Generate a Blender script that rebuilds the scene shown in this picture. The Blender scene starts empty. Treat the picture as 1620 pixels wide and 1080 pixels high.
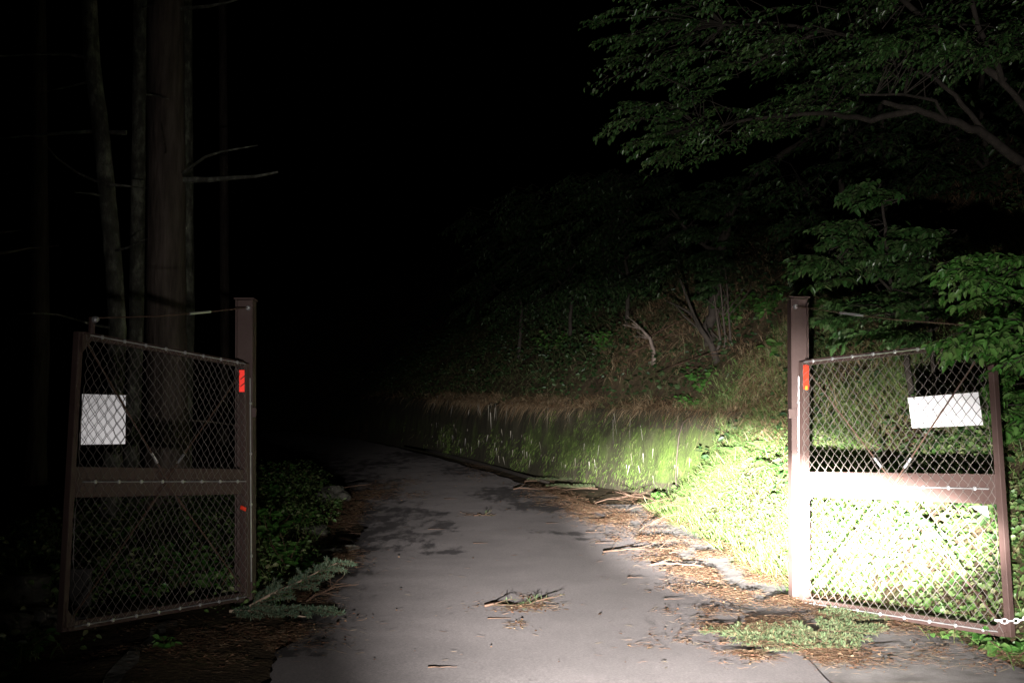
import bpy, math, random
import numpy as np
from mathutils import Vector, Matrix, noise

random.seed(7)
rng = np.random.default_rng(7)
sc = bpy.context.scene
R = math.radians

# ------------------------------------------------------------------ camera
F, CX, CY, PITCH, HC = 1900.0, 810.0, 540.0, 6.16, 1.5
cam = bpy.data.cameras.new('camera')
cam.sensor_width = 36.0
cam.lens = F / 1620.0 * 36.0
cam.clip_start, cam.clip_end = 0.1, 600
camo = bpy.data.objects.new('camera', cam)
camo.location = (0, 0, HC)
camo.rotation_euler = (R(90 + PITCH), 0, 0)
sc.collection.objects.link(camo)
sc.camera = camo

# ------------------------------------------------------------------ night sky
w = bpy.data.worlds.new('World')
sc.world = w
w.use_nodes = True
nt = w.node_tree
sky = nt.nodes.new('ShaderNodeTexSky')
sky.sky_type = 'NISHITA'
sky.sun_disc = False
sky.sun_elevation = R(-8)
sky.sun_rotation = R(200)
bg = nt.nodes['Background']
nt.links.new(sky.outputs[0], bg.inputs[0])
bg.inputs[1].default_value = 0.02

# ------------------------------------------------------------------ headlamp of the vehicle beside the camera
LAMP = Vector((-0.06, 0.15, 0.93))
def headlamp(name, target, power, size, blend, color, wide=1.0, soft=0.03):
    l = bpy.data.lights.new(name, 'SPOT')
    l.energy, l.color = power, color
    l.spot_size, l.spot_blend = R(size), blend
    l.shadow_soft_size = soft
    o = bpy.data.objects.new(name, l)
    o.location = LAMP
    o.rotation_euler = (Vector(target) - LAMP).to_track_quat('-Z', 'Y').to_euler()
    o.scale = (wide, 1, 1)
    sc.collection.objects.link(o)
WARM = (1.0, 0.95, 0.915)
def aim(px, py):
    a, b = (px - CX) / F, (CY - py) / F
    c_, s_ = math.cos(R(PITCH)), math.sin(R(PITCH))
    return Vector((a, c_ - b * s_, s_ + b * c_)) * 11 + Vector((0, 0, HC))
headlamp('headlamp_hot_beam', aim(1225, 810), 330000, 7.4, 1.0, WARM, 3.0)
headlamp('headlamp_main_beam', aim(1095, 852), 31000, 24, 1.0, WARM, 1.55)
headlamp('headlamp_spill', aim(1240, 640), 2050, 74, 1.0, WARM)

sc.view_settings.view_transform = 'Standard'
sc.view_settings.look = 'None'
sc.view_settings.exposure = 0.0
sc.view_settings.gamma = 1.0
sc.cycles.use_denoising = True
try:
    sc.cycles.denoiser = 'OPENIMAGEDENOISE'
except Exception:
    pass
sc.cycles.max_bounces = 4
sc.cycles.diffuse_bounces = 2
sc.cycles.glossy_bounces = 4
sc.cycles.transmission_bounces = 2
sc.cycles.transparent_max_bounces = 4
sc.cycles.sample_clamp_indirect = 4

# ------------------------------------------------------------------ projection helpers
cp, sp = math.cos(R(PITCH)), math.sin(R(PITCH))
def at(px, py, Y):
    """world point seen at a photo pixel, at depth Y"""
    a, b = (px - CX) / F, (CY - py) / F
    d = Vector((a, cp - b * sp, sp + b * cp))
    t = Y / d.y
    return Vector((d.x * t, Y, HC + d.z * t))
SL = 0.06
def zp(y): return SL * y
def G(px, py):
    a, b = (px - CX) / F, (CY - py) / F
    d = Vector((a, cp - b * sp, sp + b * cp))
    t = HC / (SL * d.y - d.z)
    return (d.x * t, d.y * t)

def table(pts):
    pts = sorted(pts, key=lambda p: p[1])
    return np.array([p[1] for p in pts]), np.array([p[0] for p in pts])
XR = table([(1.9, -8), (1.8, 2)] + [G(*p) for p in [(1290, 1060), (1120, 935), (1035, 868), (950, 815), (880, 785), (800, 757), (715, 732), (640, 712), (560, 695)]] + [(-13, 62), (-30, 85)])
XL = table([(-1.5, -8), (-1.3, 3)] + [G(*p) for p in [(440, 1070), (500, 960), (540, 895), (572, 840), (570, 790), (545, 755), (505, 728)]] + [(-9.5, 45), (-17.5, 62), (-36, 85)])
WALL = [(3.6, 16.6), (3.0, 17.6), (2.55, 18.6), (2.0, 19.9), (1.3, 21.4), (0.5, 23.4), (-0.6, 27.3), (-2.0, 33.0), (-4.0, 40), (-6.6, 48), (-10.4, 57), (-26, 82)]
XB = table([(4.0, -8), (3.6, 4)] + [G(*p) for p in [(1700, 1082), (1530, 1020), (1440, 985), (1330, 957), (1250, 930), (1190, 890), (1110, 845), (1040, 806)]] + [(2.15, 17.2)])
XW = table(WALL)
def ev(tb, y): return np.interp(y, tb[0], tb[1])

def sstep(a, b, x):
    t = np.clip((x - a) / (b - a), 0, 1)
    return t * t * (3 - 2 * t)

class VN:
    """small value noise on a lattice, vectorised"""
    def __init__(s, seed):
        s.g = np.random.default_rng(seed).random((256, 256))
    def __call__(s, x, y, f=1.0):
        x = np.asarray(x, float) * f; y = np.asarray(y, float) * f
        xi = np.floor(x).astype(int); yi = np.floor(y).astype(int)
        fx = x - xi; fy = y - yi
        fx = fx * fx * (3 - 2 * fx); fy = fy * fy * (3 - 2 * fy)
        g = s.g
        a = g[xi % 256, yi % 256]; b = g[(xi + 1) % 256, yi % 256]
        c = g[xi % 256, (yi + 1) % 256]; d = g[(xi + 1) % 256, (yi + 1) % 256]
        return (a * (1 - fx) + b * fx) * (1 - fy) + (c * (1 - fx) + d * fx) * fy
vn = VN(3); vn2 = VN(5)
def fbm(x, y, f=1.0):
    return (vn(x, y, f) + 0.5 * vn2(x, y, 2.1 * f) + 0.25 * vn(x, y, 4.3 * f)) / 1.75

def wall_h(y): return 1.32 + 0.012 * np.clip(y - 20, 0, 40)
def height(x, y):
    x = np.asarray(x, float); y = np.asarray(y, float)
    z = SL * y
    # right bank
    xb, xw = ev(XB, y), ev(XW, y)
    m = sstep(16.4, 18.2, y)
    base = xb * (1 - m) + np.minimum(xw, 40) * m
    cs = 1 - 0.1 * sstep(22, 30, y)
    d = (x - base) * cs
    dd = np.clip(d, 0, None)
    slope = 0.86 * dd * (1 - np.exp(-dd / 0.35)) - 0.012 * np.clip(dd - 3, 0, None) ** 2
    slope = np.where(dd > 22, slope[()] * 0 + 0.86 * 22 - 0.012 * 19 ** 2 + 0.2 * (dd - 22), slope)
    zr = slope * (1 - m) + m * (wall_h(y) * sstep(0.12, 0.24, d) + 0.8 * slope * sstep(0.2, 0.9, d))
    zr = zr + sstep(0.1, 1.5, dd) * (fbm(x, y, 0.9) - 0.5) * 0.5
    # left side
    xl = ev(XL, y)
    e = np.clip(xl - 0.25 - x, 0, None)
    zl = (fbm(x + 30, y, 1.1) - 0.42) * 0.28 * sstep(0, 0.8, e) - 0.05 * np.clip(e - 5, 0, 40)
    road = (x > xl - 0.2) & (x < base)
    fl = (fbm(x, y, 2.0) - 0.5) * 0.03
    return z + np.where(d > 0, zr, 0) + np.where(e > 0, zl, 0) + np.where(road, fl - 0.02, 0)
def hz(x, y): return float(height(np.array([x]), np.array([y]))[0])

# ------------------------------------------------------------------ tagging
def tag(o, label=None, cat=None, group=None, kind=None):
    if label: o['label'] = label
    if cat: o['category'] = cat
    if group: o['group'] = group
    if kind: o['kind'] = kind
    return o
def link(o, parent=None):
    sc.collection.objects.link(o)
    if parent is not None:
        o.parent = parent
    return o
def thing(name, label, cat, loc=(0, 0, 0), group=None, rz=0):
    o = bpy.data.objects.new(name, None)
    o.empty_display_size = 0.1
    o.location = loc
    o.rotation_euler = (0, 0, rz)
    link(o)
    return tag(o, label, cat, group)
def copy_tree(o, parent=None):
    c = o.copy(); link(c, parent)
    for ch in list(o.children):
        copy_tree(ch, c)
    return c

# ------------------------------------------------------------------ mesh builder
class MB:
    def __init__(s, origin=(0, 0, 0)):
        s.v, s.f, s.o = [], [], Vector(origin)
    def add(s, vs, fs):
        n = len(s.v)
        s.v += [tuple(Vector(p) - s.o) for p in vs]
        s.f += [tuple(i + n for i in f) for f in fs]
    def beam(s, p, q, a, b, side):
        """box from p to q; a = half size along side, b = half size across"""
        p, q = Vector(p), Vector(q)
        t = (q - p).normalized()
        u = (Vector(side) - t * Vector(side).dot(t)).normalized()
        w_ = t.cross(u)
        vs = []
        for c in (p, q):
            for i, j in ((-1, -1), (1, -1), (1, 1), (-1, 1)):
                vs.append(c + u * a * i + w_ * b * j)
        s.add(vs, [(0, 3, 2, 1), (4, 5, 6, 7), (0, 1, 5, 4), (1, 2, 6, 5), (2, 3, 7, 6), (3, 0, 4, 7)])
    def box(s, c, sx, sy, sz):
        c = Vector(c)
        s.beam(c - Vector((0, 0, sz / 2)), c + Vector((0, 0, sz / 2)), sx / 2, sy / 2, (1, 0, 0))
    def tube(s, path, rad, n=6, cap=True, wob=0.0):
        path = [Vector(p) for p in path]
        if not hasattr(rad, '__len__'): rad = [rad] * len(path)
        vs, fs = [], []
        ref = Vector((0.31, 0.17, 0.94))
        t0 = (path[1] - path[0]).normalized()
        if abs(t0.dot(ref)) > 0.9: ref = Vector((1, 0.1, 0))
        for i, p in enumerate(path):
            t = (path[min(i + 1, len(path) - 1)] - path[max(i - 1, 0)])
            if t.length < 1e-9: t = t0.copy()
            t.normalize()
            u = (ref - t * ref.dot(t)).normalized(); ref = u
            v = t.cross(u)
            for k in range(n):
                a = 2 * math.pi * k / n
                r = rad[i] * (1 + (wob * (random.random() - 0.5) if wob else 0))
                vs.append(p + (u * math.cos(a) + v * math.sin(a)) * r)
        for i in range(len(path) - 1):
            for k in range(n):
                fs.append((i * n + k, i * n + (k + 1) % n, (i + 1) * n + (k + 1) % n, (i + 1) * n + k))
        if cap:
            fs.append(tuple(reversed(range(n)))); fs.append(tuple(range((len(path) - 1) * n, len(path) * n)))
        s.add(vs, fs)
    def disc(s, c, nrm, r, h, n=10):
        c, nrm = Vector(c), Vector(nrm).normalized()
        s.tube([c, c + nrm * h * 0.6, c + nrm * h], [r, r, r * 0.6], n)
    def build(s, name, m, parent=None, smooth=False, bevel=0):
        me = bpy.data.meshes.new(name)
        me.from_pydata(s.v, [], s.f)
        me.materials.append(m)
        if smooth: me.polygons.foreach_set('use_smooth', [True] * len(me.polygons))
        o = bpy.data.objects.new(name, me)
        if parent is None:
            o.location = s.o
        link(o, parent)
        if bevel:
            b = o.modifiers.new('b', 'BEVEL'); b.width = bevel; b.segments = 2; b.limit_method = 'ANGLE'
        return o

def np_mesh(name, V, Fq, m, parent=None, smooth=False, origin=None):
    """V (n,3), Fq (m,k) faces all with k corners"""
    me = bpy.data.meshes.new(name)
    V = np.asarray(V, np.float32)
    if origin is not None:
        V = V - np.asarray(origin, np.float32)
    k = Fq.shape[1]
    me.vertices.add(len(V)); me.vertices.foreach_set('co', V.ravel())
    me.loops.add(Fq.size); me.loops.foreach_set('vertex_index', Fq.ravel().astype(np.int32))
    me.polygons.add(len(Fq)); me.polygons.foreach_set('loop_start', np.arange(0, Fq.size, k, dtype=np.int32))
    me.update(calc_edges=True)
    if smooth: me.polygons.foreach_set('use_smooth', [True] * len(Fq))
    me.materials.append(m)
    o = bpy.data.objects.new(name, me)
    if origin is not None and parent is None: o.location = origin
    link(o, parent)
    return o

def norm(a):
    return a / (np.linalg.norm(a, axis=1, keepdims=True) + 1e-9)
def leaf_arrays(P, D, N, L, W, fold=0.25, curl=0.15):
    """leaves: base P, direction D, up normal N, length L, width W"""
    P, D, N = (np.asarray(a, float) for a in (P, D, N))
    D = norm(D); S = norm(np.cross(D, N)); N = np.cross(S, D)
    L = np.broadcast_to(L, (len(P),))[:, None]; W = np.broadcast_to(W, (len(P),))[:, None]
    tip = P + D * L - N * L * curl
    a1, a2 = P + D * L * 0.33, P + D * L * 0.72 - N * L * curl * 0.5
    up = N * W * fold
    V = np.stack([P, a1 + S * W * .5 + up, a2 + S * W * .4 + up, tip, a2 - S * W * .4 + up, a1 - S * W * .5 + up], 1).reshape(-1, 3)
    b = (np.arange(len(P)) * 6)[:, None]
    Fq = np.concatenate([b + np.array([0, 1, 2, 3]), b + np.array([0, 3, 4, 5])], 1).reshape(-1, 4)
    return V, Fq
def blade_arrays(P, D, L, W, bend, k=3):
    """grass blades: strips of k quads, bending over by gravity"""
    P, D = np.asarray(P, float), norm(np.asarray(D, float))
    n = len(P)
    L = np.broadcast_to(L, (n,))[:, None]; W = np.broadcast_to(W, (n,))[:, None]; bend = np.broadcast_to(bend, (n,))[:, None]
    a = rng.random(n) * 2 * np.pi
    S = np.stack([np.cos(a), np.sin(a), 0 * a], 1)
    rows = []
    for i in range(k + 1):
        t = i / k
        c = P + D * L * t + np.array([0, 0, -1.0]) * L * bend * t * t
        ww = W * (1 - 0.9 * t ** 1.5) * 0.5
        rows += [c + S * ww, c - S * ww]
    V = np.stack(rows, 1).reshape(-1, 3)
    b = (np.arange(n) * 2 * (k + 1))[:, None]
    Fq = np.concatenate([b + np.array([2 * i, 2 * i + 1, 2 * i + 3, 2 * i + 2]) for i in range(k)], 1).reshape(-1, 4)
    return V, Fq
def merge(parts):
    Vs, Fs, n = [], [], 0
    for V, Fq in parts:
        Vs.append(V); Fs.append(Fq + n); n += len(V)
    return np.concatenate(Vs), np.concatenate(Fs)

# ------------------------------------------------------------------ materials
def nodes_of(name):
    m = bpy.data.materials.new(name); m.use_nodes = True
    t = m.node_tree
    return m, t, t.nodes['Principled BSDF'], t.nodes, t.links
def ramp(N, stops):
    r = N.new('ShaderNodeValToRGB')
    el = r.color_ramp.elements
    while len(el) < len(stops): el.new(0.5)
    for e, (p, c) in zip(el, stops):
        e.position = p; e.color = (*c, 1)
    return r
def leaf_mat(name, cols, rough=0.45, trans=0.25, spec=0.4):
    m, t, b, N, L = nodes_of(name)
    g = N.new('ShaderNodeNewGeometry')
    r = ramp(N, [(i / max(1, len(cols) - 1), c) for i, c in enumerate(cols)])
    L.new(g.outputs['Random Per Island'], r.inputs[0])
    L.new(r.outputs[0], b.inputs['Base Color'])
    b.inputs['Roughness'].default_value = rough
    b.inputs['Specular IOR Level'].default_value = spec
    tr = N.new('ShaderNodeBsdfTranslucent'); L.new(r.outputs[0], tr.inputs[0])
    mx = N.new('ShaderNodeMixShader'); mx.inputs[0].default_value = trans
    L.new(b.outputs[0], mx.inputs[1]); L.new(tr.outputs[0], mx.inputs[2])
    L.new(mx.outputs[0], N['Material Output'].inputs[0])
    return m
def rough_mat(name, cols, scale=6, rough=0.8, bump=0.3, bscale=40, stretch=(1, 1, 1), spec=0.3, metallic=0, detail=6, dist=0.01):
    m, t, b, N, L = nodes_of(name)
    tc = N.new('ShaderNodeTexCoord'); mp = N.new('ShaderNodeMapping'); mp.inputs['Scale'].default_value = stretch
    L.new(tc.outputs['Object'], mp.inputs[0])
    n1 = N.new('ShaderNodeTexNoise'); n1.inputs['Scale'].default_value = scale; n1.inputs['Detail'].default_value = detail
    n1.inputs['Roughness'].default_value = 0.65
    L.new(mp.outputs[0], n1.inputs[0])
    r = ramp(N, [(0.3 + 0.4 * i / max(1, len(cols) - 1), c) for i, c in enumerate(cols)])
    L.new(n1.outputs[0], r.inputs[0]); L.new(r.outputs[0], b.inputs['Base Color'])
    n2 = N.new('ShaderNodeTexNoise'); n2.inputs['Scale'].default_value = bscale; n2.inputs['Detail'].default_value = 5
    L.new(mp.outputs[0], n2.inputs[0])
    bp = N.new('ShaderNodeBump'); bp.inputs['Strength'].default_value = bump; bp.inputs['Distance'].default_value = dist
    L.new(n2.outputs[0], bp.inputs['Height']); L.new(bp.outputs[0], b.inputs['Normal'])
    b.inputs['Roughness'].default_value = rough
    b.inputs['Specular IOR Level'].default_value = spec
    b.inputs['Metallic'].default_value = metallic
    return m

M = {}
M['brown_paint'] = rough_mat('brown_paint', [(.045, .026, .02), (.064, .039, .034), (.072, .046, .040), (.085, .055, .048)], 3, .6, .08, 60, spec=.25)
M['rusty_rod'] = rough_mat('rusty_rod', [(.055, .033, .024), (.10, .058, .04)], 20, .7, .2, 80)
M['zinc'] = rough_mat('zinc', [(.42, .42, .43), (.6, .6, .6)], 30, .38, .1, 90, metallic=.6)
M['wire'] = rough_mat('wire', [(.11, .095, .085), (.17, .15, .135)], 30, .45, .0, 90, metallic=.2, spec=.5)
M['white_sheet'] = rough_mat('white_sheet', [(.9, .9, .92), (.94, .94, .95)], 8, .5, .03, 40, spec=.4)
M['red_tape'] = rough_mat('red_tape', [(.75, .03, .015), (.8, .045, .02)], 18, .85, .1, 60, spec=.05)
M['orange_tape'] = rough_mat('orange_tape', [(.9, .25, .03), (.9, .3, .05)], 18, .4, .1, 60, spec=.3)
M['white_chain'] = rough_mat('white_chain', [(.75, .75, .76), (.82, .82, .83)], 12, .4, .05, 60)
M['bark'] = rough_mat('bark', [(.07, .054, .046), (.15, .118, .10), (.24, .19, .165)], 9, .9, .9, 22, stretch=(1, 1, .12), dist=.03)
M['lichen_bark'] = rough_mat('lichen_bark', [(.04, .039, .031), (.11, .107, .088), (.36, .37, .30)], 7, .9, .8, 26, stretch=(1, 1, .5), dist=.03)
M['dim_bark'] = rough_mat('dim_bark', [(.02, .017, .013), (.05, .04, .033)], 14, .9, .6, 50, stretch=(1, 1, .6))
M['grey_bark'] = rough_mat('grey_bark', [(.04, .031, .025), (.085, .067, .055)], 14, .85, .5, 50, stretch=(1, 1, .6))
M['twig'] = rough_mat('twig', [(.06, .034, .022), (.13, .08, .055)], 20, .8, .3, 60)
M['pale_twig'] = rough_mat('pale_twig', [(.28, .2, .14), (.42, .33, .25)], 20, .8, .2, 60)
M['rock'] = rough_mat('rock', [(.05, .047, .04), (.10, .095, .08), (.15, .145, .13)], 5, .85, .8, 18, dist=.03)
M['concrete'] = rough_mat('concrete', [(.03, .0275, .026), (.056, .052, .05), (.08, .076, .073)], 5, .85, .4, 60, detail=10)
M['concrete'].node_tree.nodes['Principled BSDF'].inputs['Diffuse Roughness'].default_value = 1.0
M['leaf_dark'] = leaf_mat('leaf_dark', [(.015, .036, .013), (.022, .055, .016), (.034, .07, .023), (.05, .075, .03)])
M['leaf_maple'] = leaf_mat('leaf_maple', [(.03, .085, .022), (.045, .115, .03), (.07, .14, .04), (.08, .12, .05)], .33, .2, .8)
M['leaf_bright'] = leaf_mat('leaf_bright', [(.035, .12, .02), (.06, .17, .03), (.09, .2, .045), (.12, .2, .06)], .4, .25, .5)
M['leaf_cover'] = leaf_mat('leaf_cover', [(.045, .11, .022), (.08, .165, .04), (.12, .2, .06), (.17, .23, .09), (.2, .2, .1)], .45, .25, .45)
M['grass'] = leaf_mat('grass', [(.06, .13, .03), (.09, .17, .04), (.14, .2, .06), (.2, .21, .09)], .5, .2)
M['fern'] = leaf_mat('fern', [(.06, .13, .03), (.09, .17, .045), (.12, .18, .06)], .5, .25)
M['dry_grass'] = leaf_mat('dry_grass', [(.09, .05, .028), (.15, .095, .05), (.22, .155, .09), (.3, .24, .155)], .7, .15, .2)
M['dead_leaf'] = leaf_mat('dead_leaf', [(.06, .028, .017), (.10, .05, .028), (.14, .08, .045), (.18, .13, .08)], .7, .1, .2)
M['needle_litter'] = leaf_mat('needle_litter', [(.055, .028, .017), (.10, .052, .03), (.15, .085, .052), (.10, .08, .042), (.2, .14, .10)], .75, .05, .2)
M['spruce'] = leaf_mat('spruce', [(.05, .095, .055), (.075, .125, .075), (.10, .145, .09), (.12, .10, .06)], .6, .1)
M['cedar_spray'] = leaf_mat('cedar_spray', [(.05, .085, .035), (.08, .12, .055), (.11, .13, .07), (.10, .07, .035)], .7, .1, .2)
M['root'] = leaf_mat('root', [(.13, .12, .08), (.22, .2, .16), (.4, .38, .35)], .6, .1)

def attr_mat_road():
    m, t, b, N, L = nodes_of('asphalt')
    tc = N.new('ShaderNodeTexCoord')
    fine = N.new('ShaderNodeTexNoise'); fine.inputs['Scale'].default_value = 70; fine.inputs['Detail'].default_value = 8; fine.inputs['Roughness'].default_value = .8
    big = N.new('ShaderNodeTexNoise'); big.inputs['Scale'].default_value = 1.3; big.inputs['Detail'].default_value = 6; big.inputs['Roughness'].default_value = .6
    L.new(tc.outputs['Object'], fine.inputs[0]); L.new(tc.outputs['Object'], big.inputs[0])
    r1 = ramp(N, [(0.33, (.034, .0315, .0315)), (0.5, (.064, .059, .0585)), (0.67, (.10, .092, .091))])
    L.new(fine.outputs[0], r1.inputs[0])
    r2 = ramp(N, [(0.3, (.78, .77, .77)), (0.7, (1.08, 1.06, 1.06))])
    L.new(big.outputs[0], r2.inputs[0])
    mul = N.new('ShaderNodeMixRGB'); mul.blend_type = 'MULTIPLY'; mul.inputs[0].default_value = 1
    L.new(r1.outputs[0], mul.inputs[1]); L.new(r2.outputs[0], mul.inputs[2])
    at_ = N.new('ShaderNodeAttribute'); at_.attribute_name = 'stain_and_dim'
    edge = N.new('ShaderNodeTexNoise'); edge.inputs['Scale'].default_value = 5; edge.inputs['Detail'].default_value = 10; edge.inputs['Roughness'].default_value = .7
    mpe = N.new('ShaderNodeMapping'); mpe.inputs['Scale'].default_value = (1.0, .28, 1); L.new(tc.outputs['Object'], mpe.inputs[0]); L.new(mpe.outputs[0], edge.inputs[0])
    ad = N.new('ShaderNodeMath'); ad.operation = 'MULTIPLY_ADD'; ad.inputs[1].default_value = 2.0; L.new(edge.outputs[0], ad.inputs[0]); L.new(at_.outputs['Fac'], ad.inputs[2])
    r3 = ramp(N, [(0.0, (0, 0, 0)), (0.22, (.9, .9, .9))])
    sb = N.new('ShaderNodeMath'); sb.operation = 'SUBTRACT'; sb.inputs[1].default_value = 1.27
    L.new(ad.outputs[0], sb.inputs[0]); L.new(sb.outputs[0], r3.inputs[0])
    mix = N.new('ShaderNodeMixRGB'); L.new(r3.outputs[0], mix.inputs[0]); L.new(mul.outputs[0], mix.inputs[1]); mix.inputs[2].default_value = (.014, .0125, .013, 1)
    L.new(mix.outputs[0], b.inputs['Base Color'])
    bp = N.new('ShaderNodeBump'); bp.inputs['Strength'].default_value = .35; bp.inputs['Distance'].default_value = .004
    L.new(fine.outputs[0], bp.inputs['Height']); L.new(bp.outputs[0], b.inputs['Normal'])
    b.inputs['Roughness'].default_value = .8; b.inputs['Specular IOR Level'].default_value = .25; b.inputs['Diffuse Roughness'].default_value = 1.0
    return m
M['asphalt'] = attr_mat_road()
M['soil'] = rough_mat('soil', [(.03, .022, .014), (.055, .04, .026), (.08, .06, .035), (.05, .06, .025)], 3, .95, .8, 30, spec=.1, dist=.03)

def sheet_mat(name, col, rough, met):
    m, t, b, N, L = nodes_of(name)
    b.inputs['Base Color'].default_value = (*col, 1); b.inputs['Roughness'].default_value = rough; b.inputs['Metallic'].default_value = met
    return m
M['reflective_white'] = sheet_mat('reflective_white', (.93, .93, .96), .38, .85)
M['reflective_red'] = sheet_mat('reflective_red', (.95, .035, .02), .45, .6)
def wall_mat():
    m, t, b, N, L = nodes_of('mossy_wall')
    tc = N.new('ShaderNodeTexCoord')
    def nz(scale, st, det=6):
        mp = N.new('ShaderNodeMapping'); mp.inputs['Scale'].default_value = st
        L.new(tc.outputs['Object'], mp.inputs[0])
        n = N.new('ShaderNodeTexNoise'); n.inputs['Scale'].default_value = scale; n.inputs['Detail'].default_value = det; n.inputs['Roughness'].default_value = .7
        L.new(mp.outputs[0], n.inputs[0]); return n
    streak = nz(5, (1, 1, .3), 9); patch = nz(1.1, (1, 1, .8)); grain = nz(30, (1, 1, .7), 9)
    moss = ramp(N, [(.25, (.022, .036, .007)), (.5, (.062, .105, .018)), (.75, (.11, .165, .035))])
    L.new(grain.outputs[0], moss.inputs[0])
    stone = ramp(N, [(.3, (.022, .021, .012)), (.6, (.05, .046, .028)), (.8, (.10, .09, .065))])
    L.new(streak.outputs[0], stone.inputs[0])
    at_ = N.new('ShaderNodeAttribute'); at_.attribute_name = 'moss'
    a1 = N.new('ShaderNodeMath'); a1.operation = 'ADD'; L.new(patch.outputs[0], a1.inputs[0]); L.new(at_.outputs['Fac'], a1.inputs[1])
    a2 = N.new('ShaderNodeMath'); a2.operation = 'MULTIPLY_ADD'; L.new(streak.outputs[0], a2.inputs[0]); a2.inputs[1].default_value = .5; L.new(a1.outputs[0], a2.inputs[2])
    rr = ramp(N, [(.0, (0, 0, 0)), (.35, (1, 1, 1))])
    s_ = N.new('ShaderNodeMath'); s_.operation = 'SUBTRACT'; s_.inputs[1].default_value = .95; L.new(a2.outputs[0], s_.inputs[0]); L.new(s_.outputs[0], rr.inputs[0])
    mx = N.new('ShaderNodeMixRGB'); L.new(rr.outputs[0], mx.inputs[0]); L.new(stone.outputs[0], mx.inputs[1]); L.new(moss.outputs[0], mx.inputs[2])
    L.new(mx.outputs[0], b.inputs['Base Color'])
    bp = N.new('ShaderNodeBump'); bp.inputs['Strength'].default_value = .8; bp.inputs['Distance'].default_value = .03
    L.new(grain.outputs[0], bp.inputs['Height']); L.new(bp.outputs[0], b.inputs['Normal'])
    b.inputs['Roughness'].default_value = .9; b.inputs['Specular IOR Level'].default_value = .2
    return m
M['mossy_wall'] = wall_mat()

# ================================================================== SETTING
def grid_mesh(name, X, Y, Z, m, smooth=True):
    ny, nx = X.shape
    V = np.stack([X, Y, Z], -1).reshape(-1, 3)
    i = np.arange(ny - 1)[:, None] * nx + np.arange(nx - 1)[None, :]
    Fq = np.stack([i, i + 1, i + nx + 1, i + nx], -1).reshape(-1, 4)
    return np_mesh(name, V, Fq, m, None, smooth)
xs = np.concatenate([np.arange(-150, -20, 8), np.arange(-20, -5, .6), np.arange(-5, 8, .1), np.arange(8, 24, .5), np.arange(24, 151, 8)])
ys = np.concatenate([np.arange(-40, 3, 3), np.arange(3, 26, .12), np.arange(26, 60, .5), np.arange(60, 181, 8)])
X, Y = np.meshgrid(xs, ys)
Z = height(X, Y)
tag(grid_mesh('ground', X, Y, Z, M['soil']), kind='structure')

# road
ry = np.concatenate([np.arange(-8, 5, .5), np.arange(5, 28, .07), np.arange(28, 84, .4)])
ru = np.linspace(0, 1, 46)
U, YY = np.meshgrid(ru, ry)
wl = (fbm(YY[:, :1] * 0 + 3, YY[:, :1], 2.6) - .5) * .3
xl_, xr_ = ev(XL, YY) + wl, ev(XR, YY) + (fbm(YY * 0 + 9, YY, 1.3) - .5) * .2
XX = xl_ + (xr_ - xl_) * U
ZZ = SL * YY + 0.024 + 0.03 * np.sin(U * np.pi)
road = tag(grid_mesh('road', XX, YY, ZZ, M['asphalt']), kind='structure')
stain_and_dim = np.zeros(XX.shape)  # damp and dirt patches, plus beam dimming painted up the left side
for (px, py, rx, ryy, s) in [(800, 785, .55, 2.0, .62), (860, 805, .6, 1.1, .6), (905, 850, .5, .35, .45), (925, 860, .35, .2, .45),
                            (690, 820, .25, .9, .5), (675, 850, .35, .35, .55), (700, 835, .2, .7, .5), (702, 882, .2, .2, .72), (680, 870, .12, .4, .6), (650, 815, .2, 1.2, .55), (640, 745, .35, 1.0, .4),
                            (620, 770, .4, 2.5, .45), (740, 745, .9, 3, .5), (600, 735, .8, 3, .5), (660, 720, 1.2, 5, .5), (560, 860, .25, 1.2, .5), (900, 790, .5, .8, .4)]:
    gx, gy = G(px, py)
    q = ((XX - gx) / rx) ** 2 + ((YY - gy) / ryy) ** 2
    stain_and_dim = np.maximum(stain_and_dim, s * np.exp(-q * .9))
stain_and_dim = np.maximum(stain_and_dim, .6 * np.exp(-((U) / .10) ** 2) * (YY > 7))
stain_and_dim = np.maximum(stain_and_dim, .42 * np.exp(-((U - .12) / .2) ** 2) * sstep(10, 13, YY))  # left third darkened in colour where the headlamp beam fades out
a = road.data.attributes.new('stain_and_dim', 'FLOAT', 'POINT'); a.data.foreach_set('value', stain_and_dim.ravel().astype(np.float32))

# concrete apron beside the road (cracked slabs)
ay = np.arange(-6, 17.2, .1); au = np.linspace(0, 1, 24)
U2, Y2 = np.meshgrid(au, ay)
xa = ev(XR, Y2) - .25; xb_ = ev(XB, Y2) + (fbm(Y2 * 0 + 5, Y2, 2.2) - .5) * .25 - 0.05
X2 = xa + (xb_ - xa) * U2
crk = np.abs(np.sin(Y2 * 1.9 + X2 * .6)) < .02
tag(grid_mesh('pavement', X2, Y2, SL * Y2 + .012 + .014 * (fbm(X2, Y2, 1.5) - .5), M['concrete']), kind='structure')

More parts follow.
